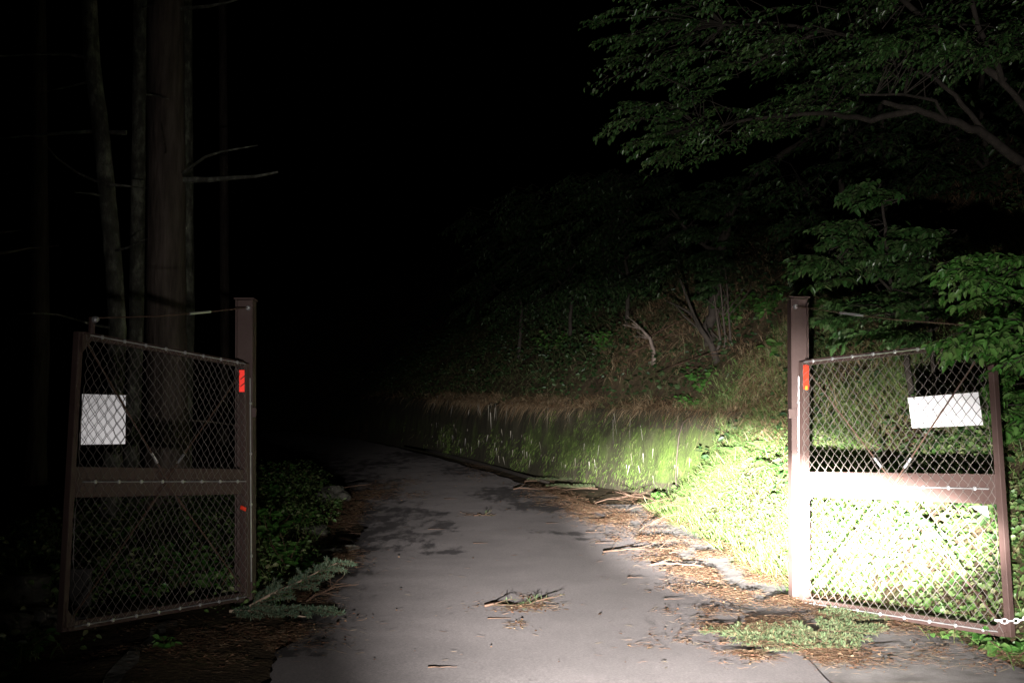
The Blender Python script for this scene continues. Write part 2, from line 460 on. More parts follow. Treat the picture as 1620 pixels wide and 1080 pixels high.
# retaining wall, battered, coping under the grass
def wall():
    n = 260
    wy = np.concatenate([np.linspace(16.6, 34, 200), np.linspace(34.4, 82, 60)])
    wx = ev(XW, wy)
    # smooth
    ws = np.interp(np.arange(16.6, 82, .3), wy, wx); kk = np.ones(11) / 11
    for _ in range(2): ws = np.convolve(np.pad(ws, 5, mode='reflect', reflect_type='odd'), kk, 'valid')
    wx = np.interp(wy, np.arange(16.6, 82, .3), ws)
    prof = [(-.12, -.15), (-.09, 0), (-.06, .3), (-.02, .7), (.03, 1.0), (.08, 1.3), (.12, 1.0001), (.34, 1.0001), (.36, -.15)]
    tt = np.array([-.12, -.02, .07, .15, .28, .4, .52, .64, .76, .88, 1.0])
    rows = []; moss = []
    H = wall_h(wy)
    dx = np.gradient(wx, wy); nx = 1 / np.sqrt(1 + dx ** 2); ny = -dx * nx
    for t in tt:
        off = -.1 + .22 * t
        z = SL * wy + H * t
        bump = (fbm(wy, wy * 0 + t * 3, 2.3) - .5) * .09
        rows.append(np.stack([wx + nx * (off + bump), wy + ny * (off + bump), z], 1))
        moss.append(.25 * np.exp(-((t - .45) / .35) ** 2) + .2 * sstep(26, 18, wy) * (t < .8) - .6 * (t < .12) - .25 * (t > .85))
    for off, t in ((.32, 1.0), (.34, -.12)):
        rows.append(np.stack([wx + nx * off, wy + ny * off, SL * wy + H * t - (.02 if t > 0 else 0)], 1)); moss.append(0 * wy)
    V = np.stack(rows, 0)
    nr, nc = V.shape[:2]
    i = np.arange(nr - 1)[:, None] * nc + np.arange(nc - 1)[None, :]
    Fq = np.stack([i, i + nc, i + nc + 1, i + 1], -1).reshape(-1, 4)
    o = np_mesh('retaining_wall', V.reshape(-1, 3), Fq, M['mossy_wall'], None, True)
    a = o.data.attributes.new('moss', 'FLOAT', 'POINT'); a.data.foreach_set('value', np.stack(moss).ravel().astype(np.float32))
    tag(o, 'low mossy retaining wall curving along the right edge of the road', 'wall')
    return wy, wx, nx, ny, H
wy, wx, wnx, wny, wH = wall()

# fuzzy moss tufts on the wall face
Pm, Dm = [], []
for k in range(16000):
    i = int(rng.integers(4, 205)); t = rng.random() ** 1.15 * .93 + .03
    if vn(wy[i] * 1.7, t * 2.2) * .8 + .4 * math.exp(-((t - .3) / .28) ** 2) + (.2 if wy[i] < 23 else 0) - (.15 if wy[i] > 27 else 0) < rng.uniform(.55, 1.0): continue
    off = -.1 + .22 * t - .035 + rng.random() * .02
    Pm.append((wx[i] + wnx[i] * off + rng.normal() * .03, wy[i] + wny[i] * off + rng.normal() * .05, SL * wy[i] + wH[i] * t))
    Dm.append((-wnx[i] * .5 + rng.normal() * .25, -wny[i] * .5 - .2 + rng.normal() * .25, -.8 + rng.normal() * .4))
V, Fq = blade_arrays(Pm, Dm, rng.uniform(.03, .1, len(Pm)), .011, .15, 2)
M['moss'] = leaf_mat('moss', [(.03, .055, .012), (.05, .09, .018), (.09, .14, .03), (.10, .10, .05)], .8, .1, .1)
tag(np_mesh('moss', V, Fq, M['moss']), 'green moss tufts clinging to the roadside wall', 'moss', kind='stuff')

# pale roots and drips hanging on the wall face
P, D, L_, W_ = [], [], [], []
for k in range(170):
    i = int(rng.integers(8, 205)); t = rng.choice([.95, .55, .35, .25], p=[.25, .25, .3, .2]) + rng.normal() * .06
    off = -.1 + .22 * t - .07
    P.append((wx[i] + wnx[i] * off, wy[i] + wny[i] * off, SL * wy[i] + wH[i] * t))
    D.append((rng.normal() * .16, -.1 + rng.normal() * .05, -1)); L_.append(rng.uniform(.04, .2) * (2.2 if t > .8 else 1)); W_.append(rng.uniform(.004, .016))
V, Fq = blade_arrays(P, D, np.array(L_), np.array(W_), 0.0)
tag(np_mesh('hanging_roots', V, Fq, M['root']), 'pale thin roots and drips hanging down the mossy wall', 'roots', kind='stuff')

# ================================================================== GATE
BEHIND = Vector((0, 1, 0))
def gate(side, hinge_top, hinge_bot, outer_top, outer_bot, post_top, post_bot, texts):
    # --- post
    pt, pb = at(*post_top), at(*post_bot)
    pb = Vector((pb.x, pb.y, hz(pb.x, pb.y) - .1)); pt = Vector((pt.x + 0, pt.y, pt.z))
    root = thing('gate_post', texts['post'], 'gate post', (pb.x, pb.y, pb.z), 'gate posts either side of the road')
    o3 = Vector(root.location)
    m = MB(o3)   # H section: two flanges and a web
    hw = .064
    for sx in (-1, 1):
        m.beam(pb + Vector((sx * (hw - .005), 0, 0)), pt + Vector((sx * (hw - .005), 0, 0)), .005, hw, (1, 0, 0))
    m.beam(pb + Vector((0, -hw * .55, 0)), pt + Vector((0, -hw * .55, 0)), hw - .0102, .005, (1, 0, 0))
    m.build('post_body', M['brown_paint'], root)
    m = MB(o3); m.box(pt + Vector((0, 0, .009)), .15, .15, .012); m.build('cap', M['brown_paint'], root, bevel=.003)
    inn = -side   # towards the road
    m = MB(o3); m.disc(pt + Vector((side * -.03, -.04, -.06)), (0, -1, 0), .018, .03); m.build('eye_bolt', M['zinc'], root)
    for zz in (.42, 1.5):
        m = MB(o3)
        c = Vector((pb.x, pb.y - .075, pb.z + zz)); m.box(c, .12, .02, .07); m.tube([c + Vector((side * .03, -.025, -.05)), c + Vector((side * .03, -.025, .05))], .014, 8)
        m.build('hinge', M['brown_paint'], root)
    # --- leaf
    HT, HB, OT, OB = at(*hinge_top), at(*hinge_bot), at(*outer_top), at(*outer_bot)
    lr = thing('gate_leaf', texts['leaf'], 'gate', tuple(HB), 'open gate leaves either side of the road')
    o3 = HB
    udir = (OB - HB).normalized()
    nrm = udir.cross((HT - HB).normalized())
    if nrm.y > 0: nrm = -nrm
    def P(u, v, off=0.0):
        return (HB * (1 - u) + OB * u) * (1 - v) + (HT * (1 - u) + OT * u) * v + nrm * off
    Wd = (OB - HB).length; Ht = (HT - HB).length
    bp = M['brown_paint']
    # frame: angle-section members (a web and a flange) drawn as beams
    def member(name, a, b, w_, d=.02, off=0.0):
        m = MB(o3); m.beam(a + nrm * off, b + nrm * off, w_, d, udir if abs((b - a).normalized().z) > .7 else (0, 0, 1))
        return m.build(name, bp, lr, bevel=.004)
    eu, ev_ = .0, .0
    member('hinge_stile', P(0, -.005), P(0, 1.005), .03, .026)
    member('outer_stile', P(1, -.015), P(1, 1.01), .021, .022)
    member('top_rail', P(.02, 1), P(.984, 1), .021, .022)
    member('bottom_rail', P(.02, 0), P(.984, 0), .029, .022)
    vm = texts['vm']
    member('middle_rail', P(.02, vm), P(.984, vm), .09, .015)
    # pipe cap stub with bolt behind the outer top corner
    s0 = P(1, 1) + udir * -.11
    m = MB(o3); m.tube([s0 - Vector((0, 0, .02)), s0 + Vector((0, 0, .115))], .02, 8); m.build('stay_stub', bp, lr)
    top = s0 + Vector((0, 0, .11))
    m = MB(o3); m.disc(top - Vector((0, 0, .01)) + nrm * .015, nrm, .02, .03); m.build('bolt', M['zinc'], lr)
    # stay wire with turnbuckle to the post top
    pe = pt + Vector((side * -.03, -.075, -.06))
    mid1, mid2 = pe.lerp(top, .28), pe.lerp(top, .42)
    sag = Vector((0, 0, -.012))
    m = MB(o3); m.tube([pe, mid1 + sag, pe.lerp(top, .6) + sag * 1.5, top], .0045, 5); sw = m.build('stay_wire', M['rusty_rod'], lr)
    m = MB(o3); m.tube([mid1 + sag, mid2 + sag * 1.3], .009, 6); m.build('turnbuckle', M['zinc'], sw)
    # chain link: interlaced zigzag wires
    dg = .078
    m = MB(o3)
    nu, nv = int(round(Wd / dg * 2)), int(round(Ht / (dg / 2)))
    for i in range(nu):
        pth = []
        for j in range(nv + 1):
            u = (i + .5 + (.5 if (i + j) % 2 else -.5)) / nu + 0.012 * math.sin(j * .37) * math.sin(i * .23)
            v = j / nv
            u = min(max(u, .008), .985); z = .034 + (.004 if (j % 2) else -.003) + .012 * math.sin(u * 9 + v * 5) * math.sin(v * math.pi)
            pth.append(P(u, v, z))
        m.tube(pth, .0023, 4, False)
    m.build('chain_link_mesh', M['wire'], lr)
    # tension wires and clips
    def twire(a, b, n):
        m = MB(o3); m.tube([a, b], .0042, 5); m.build('tension_wire', M['zinc'], lr)
        for k in range(n):
            c = a.lerp(b, (k + .5) / n)
            m = MB(o3); m.disc(c, nrm, .013, .009, 8); m.build('clip', M['zinc'], lr)
    twire(P(.03, 1, .045), P(.97, 1, .045), 8)
    twire(P(.03, 0, .045), P(.97, 0, .045), 8)
    twire(P(.03, vm, .046), P(.97, vm, .046), 8)
    twire(P(.0, .06, .052), P(.0, .94, .052), 4)
    # bracing rods
    cc = P(.52, vm - .01, 0)
    for (u, v) in ((.03, .97), (.97, .97), (.03, .03), (.97, .03)):
        e = P(u, v, .024); c = P(.52 - (u - .5) * .1, vm + (.5 - v) * .08, .024)
        m = MB(o3); m.tube([e, c], .0055, 6); rd = m.build('brace_rod', M['rusty_rod'], lr)
        m = MB(o3); m.tube([e.lerp(c, .72), e.lerp(c, .79)], .009, 6); m.build('turnbuckle', M['zinc'] if v > .5 else M['rusty_rod'], rd)
    # gussets in the corners
    for (u, v, su, sv) in ((1, 0, -1, 1), (1, 1, -1, -1)):
        c0 = P(u, v, .026); du = udir * .11 * su; dv = (HT - HB).normalized() * .11 * sv
        m = MB(o3); q = nrm * .005
        m.add([c0, c0 + du, c0 + dv, c0 + q, c0 + du + q, c0 + dv + q], [(0, 2, 1), (3, 4, 5), (0, 1, 4, 3), (1, 2, 5, 4), (2, 0, 3, 5)])
        m.build('gusset', bp, lr)
    # red reflective plate beside the hinge stile, strapped through the mesh
    a0, a1 = P(texts['rt'][0], texts['rt'][2], .045), P(texts['rt'][0], texts['rt'][3], .045)
    m = MB(o3); m.beam(a0, a1, texts['rt'][1] * .72, .003, (1, .3 if side < 0 else -.2, 0))
    m.build('reflector', M['reflective_red'] if side < 0 else M['red_tape'], lr)
    cst = (a0 + a1) / 2; m = MB(o3)
    for dz in (-.03, .022): m.beam(cst + nrm * .008 + Vector((-.02, 0, dz - .014)), cst + nrm * .008 + Vector((.02, 0, dz + .02)), .003, .003, (0, 1, 0))
    m.build('strap', M['rusty_rod'], lr)
    if side > 0:
        m = MB(o3); m.beam(P(texts['rt'][0] + .006, texts['rt'][2] - .004, .05), P(texts['rt'][0] + .006, texts['rt'][2] + .012, .05), texts['rt'][1] * .4, .003, udir); m.build('reflector_end', M['orange_tape'], lr)
        m = MB(o3); c0 = P(.93, vm - .06, .03)
        m.add([c0 + q for q in (Vector((-.07, 0, .0)), Vector((.03, 0, .0)), Vector((.04, 0, -.07)))] + [c0 + q + BEHIND * .003 for q in (Vector((-.07, 0, .0)), Vector((.03, 0, .0)), Vector((.04, 0, -.07)))],
              [(0, 2, 1), (3, 4, 5), (0, 1, 4, 3), (1, 2, 5, 4), (2, 0, 3, 5)])
        m.build('white_tab', M['white_sheet'], lr)
    else:
        m = MB(o3); m.beam(P(.035, vm - .12, .05), P(.07, vm - .11, .05), .014, .003, (0, 0, 1)); m.build('reflector', M['reflective_red'], lr)
    # white sign plate wired to the far side of the mesh
    q = [at(px, py, 8) for px, py in texts['sign']]
    cs = []
    pl0 = P(.5, .5, -.012 + .02)
    for (px, py) in texts['sign']:
        d = at(px, py, 8) - Vector((0, 0, HC)); o0 = Vector((0, 0, HC))
        # ray / plane through the leaf at this height
        # solve on the (bilinear) leaf with a local plane
        best = None
        pp = P(.75, .7, .012)
        t = (pp - o0).dot(nrm) / d.dot(nrm)
        cs.append(o0 + d * t)
    if side < 0:   # this plate hangs turned towards the traffic
        yb = max(c.y for c in cs) + .02
        cs = [at(px, py, yb + dy) for (px, py), dy in zip(texts['sign'], (-.08, .03, .03, -.08))]
    m = MB(cs[0])
    th = (-nrm if side > 0 else BEHIND) * .003
    m.add(cs + [c + th for c in cs], [(0, 1, 2, 3), (7, 6, 5, 4), (0, 4, 5, 1), (1, 5, 6, 2), (2, 6, 7, 3), (3, 7, 4, 0)])
    tag(m.build('sign_board', M['reflective_white'] if side < 0 else M['white_sheet'], None), texts['sign_label'], 'sign')
    return lr, P
leafR, PR = gate(1, (1272, 574, 8.74), (1272, 951, 8.74), (1568, 541, 7.24), (1598, 1000, 7.24), (1262, 474, 8.9), (1264, 948, 8.9),
     dict(post='brown steel post on the right of the road, lit brightly by headlight',
          leaf='brightly lit brown chain-link gate leaf standing open against the green bank',
          vm=.487, rt=(.042, .026, .885, .985), sign=[(1436, 629), (1547, 620), (1555, 672), (1443, 677)],
          sign_label='blank white wide sign tilted slightly on the brightly lit right gate'))
leafL, PL = gate(-1, (386, 577, 8.74), (388, 942, 8.74), (124, 529, 7.05), (98, 992, 7.05), (389, 476, 8.9), (389, 945, 8.9),
     dict(post='brown steel post on the left of the road, dimly lit',
          leaf='dark brown chain-link gate leaf standing open in front of the tall trunk',
          vm=.49, rt=(.055, .026, .875, .97), sign=[(130, 623), (199, 625), (198, 702), (128, 703)],
          sign_label='blank white nearly square sign behind the mesh of the dark left gate'))

# white chain hooked round the outer stile of the right leaf
c0 = PR(1, .03, .05)
ch = thing('chain', 'short white chain hooked round the bottom outer corner of the lit gate', 'chain', tuple(c0))
pc = c0 + Vector((-.03, 0, .02))
dirc = Vector((1, .15, -.12)).normalized()
for k in range(7):
    m = MB(c0)
    a1 = dirc; b1 = Vector((0, 0, 1)) if k % 2 else Vector((0, -1, .3))
    b1 = (b1 - a1 * b1.dot(a1)).normalized()
    pth = [pc + a1 * (.024 * math.cos(t)) + b1 * (.013 * math.sin(t)) for t in np.linspace(0, 2 * math.pi, 13)]
    m.tube(pth, .0042, 6, False); m.build('link', M['white_chain'], ch)
    pc = pc + a1 * .037; dirc = (dirc + Vector((0, .02, (.08 if k < 4 else -.3)))).normalized()

# ================================================================== VEGETATION HELPERS
def onG(px, py):
    x, y = G(px, py); return Vector((x, y, hz(x, y)))
def hit(px, py, y0=4.0, y1=70.0):
    """first point of the terrain along the sight line through a pixel (for placing plants where the photo has them)"""
    ys_ = np.linspace(y0, y1, 900)
    d = at(px, py, 1.0) - Vector((0, 0, HC))
    X_, Z_ = d.x * ys_, HC + d.z * ys_
    h = height(X_, ys_)
    k = np.where(h > Z_)[0]
    if len(k) == 0: return None
    i = k[0]
    return Vector((X_[i], ys_[i], h[i]))
def hits(px, py, y1=70.0):
    d = np.stack([(px - CX) / F, np.full(len(px), 0.0), (CY - py) / F], 1)
    a_, b_ = d[:, 0], d[:, 2]
    dy = cp - b_ * sp; dz = sp + b_ * cp
    sx, sz = a_ / dy, dz / dy
    out = np.full((len(px), 3), np.nan)
    done = np.zeros(len(px), bool)
    y = 5.0
    while y < y1:
        X_, Z_ = sx * y, HC + sz * y
        h = height(X_, np.full(len(px), y))
        new = (~done) & (h > Z_)
        out[new] = np.stack([X_[new], np.full(new.sum(), y), h[new]], 1)
        done |= new
        y += 0.03 if y < 24 else .1
    return out[done]
def rand_in(poly, n):
    poly = np.array(poly, float)
    lo, hi = poly.min(0), poly.max(0)
    out = []
    while len(out) < n:
        p = lo + rng.random((n * 3, 2)) * (hi - lo)
        inside = np.zeros(len(p), bool)
        j = len(poly) - 1
        for i in range(len(poly)):
            xi, yi = poly[i]; xj, yj = poly[j]
            c = ((yi > p[:, 1]) != (yj > p[:, 1])) & (p[:, 0] < (xj - xi) * (p[:, 1] - yi) / (yj - yi + 1e-9) + xi)
            inside ^= c; j = i
        out += list(p[inside])
    return np.array(out[:n])
def rdir(n, up=0.0):
    v = rng.normal(size=(n, 3)); v[:, 2] += up
    return norm(v)
def leaves_at(P, size, up=1.0, droop=.2, wr=.62, fold=.25, facing=None):
    n = len(P)
    a = rng.random(n) * 2 * np.pi
    D = np.stack([np.cos(a), np.sin(a), rng.normal(size=n) * .35 - droop], 1)
    Nn = rng.normal(size=(n, 3)) * .45 + np.array([0, 0, up])
    if facing is not None: Nn += facing
    s = size * rng.uniform(.6, 1.3, n)
    return leaf_arrays(P, D, Nn, s, s * wr * rng.uniform(.8, 1.2, n), fold)
def area_on(xr, yr, n, fn=None):
    n = int(n); x = rng.uniform(*xr, n); y = rng.uniform(*yr, n)
    if fn is not None:
        k = rng.random(n) < fn(x, y); x, y = x[k], y[k]
    return np.stack([x, y, height(x, y)], 1)

# ------------------------------------------------------------------ bank cover (right)
def dbank(x, y): return x - np.where(y < 17.2, ev(XB, y), ev(XW, y))
def green_f(x, y):
    d = dbank(x, y)
    # green low, brown dry patches higher up
    g = sstep(-.12, .25, d) * (1 - .88 * sstep(1.0, 1.6, d + (fbm(x, y, .9) - .5) * 2.0))
    return g
V, Fq = [], []
parts = []
Pc = area_on((1.7, 7.5), (6.2, 18.5), 120000, lambda x, y: (dbank(x, y) > -.1) * green_f(x, y) * (fbm(x, y, 3) > .3) * np.clip(1.5 - y / 22, .3, 1))
n = len(Pc); Pc[:, 2] += rng.random(n) ** 1.5 * .16 * sstep(0, .5, dbank(Pc[:, 0], Pc[:, 1]))
n1 = min(n, 42000); Pc = Pc[rng.permutation(n)]
Pc = Pc[:n1]; nearp = (Pc[:, 1] < 10.2) | (rng.random(n1) < .1)
parts.append(leaves_at(Pc[nearp], .045, 1.0, .1, .85, .2, np.array([-.5, -.8, 0])))
parts.append(leaves_at(Pc[~nearp], .03, .9, .1, .55, .2, np.array([-.5, -.6, 0])))
tag(np_mesh('ground_cover', *merge(parts), M['leaf_cover']), 'bright low leafy ground cover growing over the bank behind the lit gate', 'ground cover', kind='stuff')
# grass tufts
Pg = area_on((1.7, 6.5), (6.2, 19), 110000, lambda x, y: (dbank(x, y) > -.15) * (.25 + .75 * (fbm(x + 8, y, 1.1) > .52)) * np.clip(1 - sstep(1.5, 2.6, dbank(x, y)) * .8, 0, 1) * np.where(y > 10.0, 1, .25))
Pg = Pg[rng.permutation(len(Pg))][:30000]
D = rng.normal(size=(len(Pg), 3)) * .45 + np.array([-.5, -.35, 1])
tag(np_mesh('bank_grass', *blade_arrays(Pg, D, rng.uniform(.1, .34, len(Pg)), .0075, rng.uniform(.2, .7, len(Pg))), M['grass']), 'bright green grass blades on the lit bank and above the wall end', 'grass', kind='stuff')
# upper bank: sparse dark leaves, far bank
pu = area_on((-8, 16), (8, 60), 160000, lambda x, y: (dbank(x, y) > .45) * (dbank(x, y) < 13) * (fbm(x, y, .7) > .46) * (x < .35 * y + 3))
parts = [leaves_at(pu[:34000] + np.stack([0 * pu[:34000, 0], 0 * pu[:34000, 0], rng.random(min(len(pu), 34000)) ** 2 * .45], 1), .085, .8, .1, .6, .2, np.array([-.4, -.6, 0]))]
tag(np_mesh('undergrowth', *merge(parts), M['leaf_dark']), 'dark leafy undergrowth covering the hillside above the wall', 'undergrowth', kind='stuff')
# dry grass & stems: hanging over wall top, brown patches
P, D, L_, B = [], [], [], []
for k in range(9000):
    i = rng.integers(0, 215)
    if vn2(wy[i] * 1.9, 3.0) + rng.normal() * .2 < .45: continue
    off = rng.uniform(-.02, .5)
    P.append((wx[i] + wnx[i] * off, wy[i] + wny[i] * off, SL * wy[i] + wH[i] + rng.uniform(-.02, .02) + max(0, off - .1) * .5))
    D.append((-wnx[i] * rng.uniform(.2, 1.0) + rng.normal() * .4, -.3 + rng.normal() * .4, rng.uniform(.0, 1))); L_.append(rng.uniform(.08, .42)); B.append(rng.uniform(.4, 1.5))
t1 = blade_arrays(P, D, np.array(L_), .008, np.array(B))
Pd = area_on((1.8, 9), (7, 26), 70000, lambda x, y: (dbank(x, y) > .4) * (sstep(.8, 1.5, dbank(x, y) + (fbm(x, y, .9) - .5) * 2) + .08) * (.25 + .75 * (fbm(x + 20, y + 4, 1.3) > .46)) * np.clip(1.3 - .16 * dbank(x, y), .1, 1) * (x < .36 * y + 2))[:30000]
Dd = rng.normal(size=(len(Pd), 3)) * .8 + np.array([-.5, -.5, .5])
t2 = blade_arrays(Pd, Dd, rng.uniform(.12, .5, len(Pd)), .010, rng.uniform(.2, .9, len(Pd)))
Ph = area_on((-9, 9), (15, 46), 120000, lambda x, y: (dbank(x, y) > .18) * (dbank(x, y) < 7) * (fbm(x * 1.0, y, 1.2) > .28 + .1 * rng.random(len(x))) * (x < .3 * y + 1))[:42000]
Dh = rng.normal(size=(len(Ph), 3)) * .6 + np.array([-.5, -.5, .5])
M['hill_grass'] = leaf_mat('hill_grass', [(.035, .065, .02), (.06, .08, .03), (.09, .07, .04), (.035, .08, .022), (.15, .115, .07)], .7, .15, .2)
tag(np_mesh('hill_grass', *blade_arrays(Ph, Dh, rng.uniform(.12, .42, len(Ph)), .014, rng.uniform(.2, 1.1, len(Ph))), M['hill_grass']), 'mixed green and brown grass on the slope above the wall', 'grass', kind='stuff')
# brown tangle behind the right post, left side of the lit gate
pz = hits(*rand_in([(1165, 545), (1250, 540), (1250, 700), (1190, 690)], 2500).T)
t3 = blade_arrays(pz, rng.normal(size=(len(pz), 3)) * .7 + np.array([-.4, -.5, .2]), rng.uniform(.15, .45, len(pz)), .011, rng.uniform(.4, 1.1, len(pz)))
tag(np_mesh('dry_grass', *merge([t1, t2, t3]), M['dry_grass']), 'straw coloured dead grass hanging over the wall top and on the bank', 'dry grass', kind='stuff')

# ------------------------------------------------------------------ left verge cover
Pl = area_on((-5.5, -1.2), (6.3, 24), 90000, lambda x, y: (x < ev(XL, y) - .25) * sstep(.45, .62, fbm(x, y, 2.0)) * np.where(y < 8.6, np.where(x < -2.6, .5, .0), 1) * np.where(x < -5, .3, 1))
Pl = Pl[rng.permutation(len(Pl))][:11000]
Pl[:, 2] += rng.random(len(Pl)) ** 1.6 * .3 * sstep(.1, .7, ev(XL, Pl[:, 1]) - Pl[:, 0])
tag(np_mesh('verge_plants', *leaves_at(Pl, .046, .8, .1, .6, .2, np.array([.5, -.7, 0])), M['leaf_cover']), 'dim low green plants along the left verge around the dark gate', 'ground cover', kind='stuff')
Pg = area_on((-6, -1.3), (5, 20), 30000, lambda x, y: (x < ev(XL, y) - .4) * sstep(.45, .6, fbm(x + 8, y, 1.1)) * ((y > 8.4) | (x < -2.7)))[:7000]
tag(np_mesh('verge_grass', *blade_arrays(Pg, rng.normal(size=(len(Pg), 3)) * .4 + np.array([0, 0, 1]), rng.uniform(.08, .3, len(Pg)), .007, rng.uniform(.2, .7, len(Pg))), M['grass']), 'dim thin grass on the left verge', 'grass', kind='stuff')

# ------------------------------------------------------------------ litter
def litter_points(spec):
    out = []
    for (px, py, rx, ry_, n) in spec:
        n = int(n * 1.7)
        gx, gy = G(px, py)
        q = rng.normal(size=(n, 2)) * .5
        x = gx + q[:, 0] * rx; y = gy + q[:, 1] * ry_
        k = fbm(x * 1.0, y * .7, 5) > rng.uniform(.38, .54, n)
        out.append(np.stack([x[k], y[k]], 1))
    return np.concatenate(out)
spec = [(860, 782, .35, 2.4, 1500), (900, 800, .35, 2.0, 1700), (945, 818, .38, 1.2, 3200), (1000, 830, .5, 1.6, 2600), (1120, 880, .45, .8, 1600), (1180, 925, .5, .5, 2600), (1150, 1040, .4, .35, 1800), (1350, 990, .8, .25, 2200), (965, 832, .3, .5, 900), (760, 745, .5, 5, 700), (1010, 800, .25, 1.5, 900),
        (1030, 860, .35, .35, 900), (985, 865, .25, .2, 300), (1075, 885, .5, .5, 1300), (1110, 915, .4, .45, 1200), (1050, 895, .3, .15, 250), (1150, 945, .45, .35, 1300), (1110, 980, .25, .2, 250),
        (1225, 955, .35, .35, 1800), (1300, 965, .5, .25, 1600), (1420, 1000, .6, .35, 1500), (1200, 1010, .35, .4, 2600), (1260, 1050, .45, .25, 3200), (1190, 905, .3, .3, 700), (1550, 1050, .5, .3, 800),
        (1140, 870, .35, .7, 900), (1080, 830, .3, 1.0, 900), (1450, 1060, .7, .2, 500), (530, 830, .3, 1.8, 2600), (515, 900, .3, 1.1, 2200), (560, 800, .35, 2.5, 2000), (590, 780, .4, 3, 1200), (640, 770, .3, 2, 400), (480, 960, .25, .5, 700),
        (440, 1020, .35, .3, 700), (380, 1000, .6, .5, 1200), (300, 1040, .7, .4, 1000), (200, 1010, .7, .5, 600), (650, 790, .35, 1, 160), (745, 822, .15, .2, 60),
        (820, 975, .3, .18, 330), (840, 960, .18, .2, 160), (820, 1000, .08, .2, 80)]
q = litter_points(spec)
# wind-blown bits scattered thinly everywhere on the road
s2 = rng.uniform([-2, 6], [3, 26], (420, 2)); q = np.concatenate([q, s2])
k = rng.random(len(q))
z = np.maximum(height(q[:, 0], q[:, 1]), SL * q[:, 1] + .05) + .004 + rng.random(len(q)) * .022
on = q[:, 0] > ev(XR, q[:, 1]) ; z = np.where(on, np.maximum(height(q[:, 0], q[:, 1]), SL * q[:, 1] + .035) + .004 + rng.random(len(q)) * .03, z)
offl = q[:, 0] < ev(XL, q[:, 1]) - .1; z = np.where(offl, height(q[:, 0], q[:, 1]) + .01 + rng.random(len(q)) * .02, z)
Pn = np.stack([q[:, 0], q[:, 1], z], 1)
a_ = rng.random(len(Pn)) * 2 * np.pi
Dn = np.stack([np.cos(a_), np.sin(a_) * .6, rng.normal(size=len(Pn)) * .12], 1)
nn = np.tile(np.array([0, -.3, 1.0]), (len(Pn), 1)) + rng.normal(size=(len(Pn), 3)) * .35
sel = k < .86
A = leaf_arrays(Pn[sel], Dn[sel], nn[sel], rng.uniform(.02, .08, sel.sum()), rng.uniform(.001, .003, sel.sum()), .1, .05)
Bv = leaf_arrays(Pn[~sel], Dn[~sel], nn[~sel], rng.uniform(.01, .028, (~sel).sum()), rng.uniform(.005, .014, (~sel).sum()), .3, .2)
tag(np_mesh('needle_litter', *A, M['needle_litter']), 'rust brown fallen needles and bark bits along both road edges', 'litter', kind='stuff')
tag(np_mesh('leaf_litter', *Bv, M['dead_leaf']), 'small curled dead leaves strewn along both road edges', 'litter', kind='stuff')

# ------------------------------------------------------------------ fallen branches and twigs
def wander(p, d, L, n, jig=.15, grav=0.0):
    pts = [Vector(p)]; d = Vector(d).normalized()
    for i in range(n):
        d = (d + Vector((random.gauss(0, jig), random.gauss(0, jig), random.gauss(0, jig) * .6 - grav))).normalized()
        pts.append(pts[-1] + d * (L / n))
    return pts
def fallen_branch(px, py, L, ang, label, rad=.012, nt_=7, green=0, mat='twig', group=None, pos=None, name='fallen_branch', lift=.0):
    p = Vector(pos) if pos is not None else onG(px, py)
    zr = max(p.z, SL * p.y + .055)
    o = Vector((p.x, p.y, zr))
    t = thing(name, label, 'branch' if name == 'fallen_branch' else 'twig', tuple(o), group)
    d = Vector((math.cos(ang), math.sin(ang), lift))
    m = MB(o)
    st = o - d * L * .5 + Vector((0, 0, rad + lift * L * .5))
    main = [st]
    dd = d.copy()
    for i in range(8):
        dd = (dd + Vector((random.gauss(0, .13), random.gauss(0, .13), 0)) * (.35 if name == 'fallen_twig' else 1)).normalized()
        pn = main[-1] + dd * L / 8
        pn.z = st.z + random.uniform(0, .003 if name == 'fallen_twig' else .02) + lift * L * (i + 1) / 8
        main.append(pn)
    m.tube(main, [rad * (1 - .75 * i / 8) for i in range(9)], 6)
    m.build('stem', M[mat], t)
    Pf, Df = [], []
    for k in range(nt_):
        i = random.randint(1, 7); s = random.choice((-1, 1))
        dv = (main[i] - main[i - 1]).normalized()
        sd = Vector((-dv.y, dv.x, 0)) * s
        tw = wander(main[i], dv * .8 + sd * random.uniform(.5, 1.1) + Vector((0, 0, random.uniform(0, .25))), L * random.uniform(.2, .42), 4, .16, .02)
        for q_ in tw: q_.z = max(q_.z, zr + .004)
        m = MB(o); m.tube(tw, [rad * .5 * (1 - .18 * j) for j in range(5)], 4); m.build('twig', M[mat], t)
        if green:
            for j in range(1, 5):
                for r_ in range(green):
                    f = random.random(); c = tw[j - 1].lerp(tw[j], f)
                    Pf.append(tuple(c - o)); Df.append(tuple((tw[j] - tw[j - 1]).normalized() * .7 + Vector((random.gauss(0, .6), random.gauss(0, .6), random.gauss(0.1, .3)))))
    if green:
        n_ = len(Pf)
        V_, F_ = leaf_arrays(np.array(Pf), np.array(Df), np.tile([0, 0, 1.0], (n_, 1)), rng.uniform(.02, .05, n_), rng.uniform(.003, .007, n_), .1, .1)
        np_mesh('needles', V_, F_, M['spruce' if green > 99 else 'cedar_spray'], t)
    return t
fallen_branch(825, 972, .52, .15, 'broken brown branch with fine twigs in the middle of the road', .009, 12, 5)
fallen_branch(768, 823, .28, .1, 'small dark twig clump farther up the middle of the road', .006, 8, 3)
fallen_branch(1010, 882, .7, .25, 'long bare forked branch lying across the right road edge', .007, 6, mat='twig')
fallen_branch(1035, 845, .7, 1.0, 'bare branch propped on the brushwood at the right road edge', .006, 6, mat='twig', lift=.25)
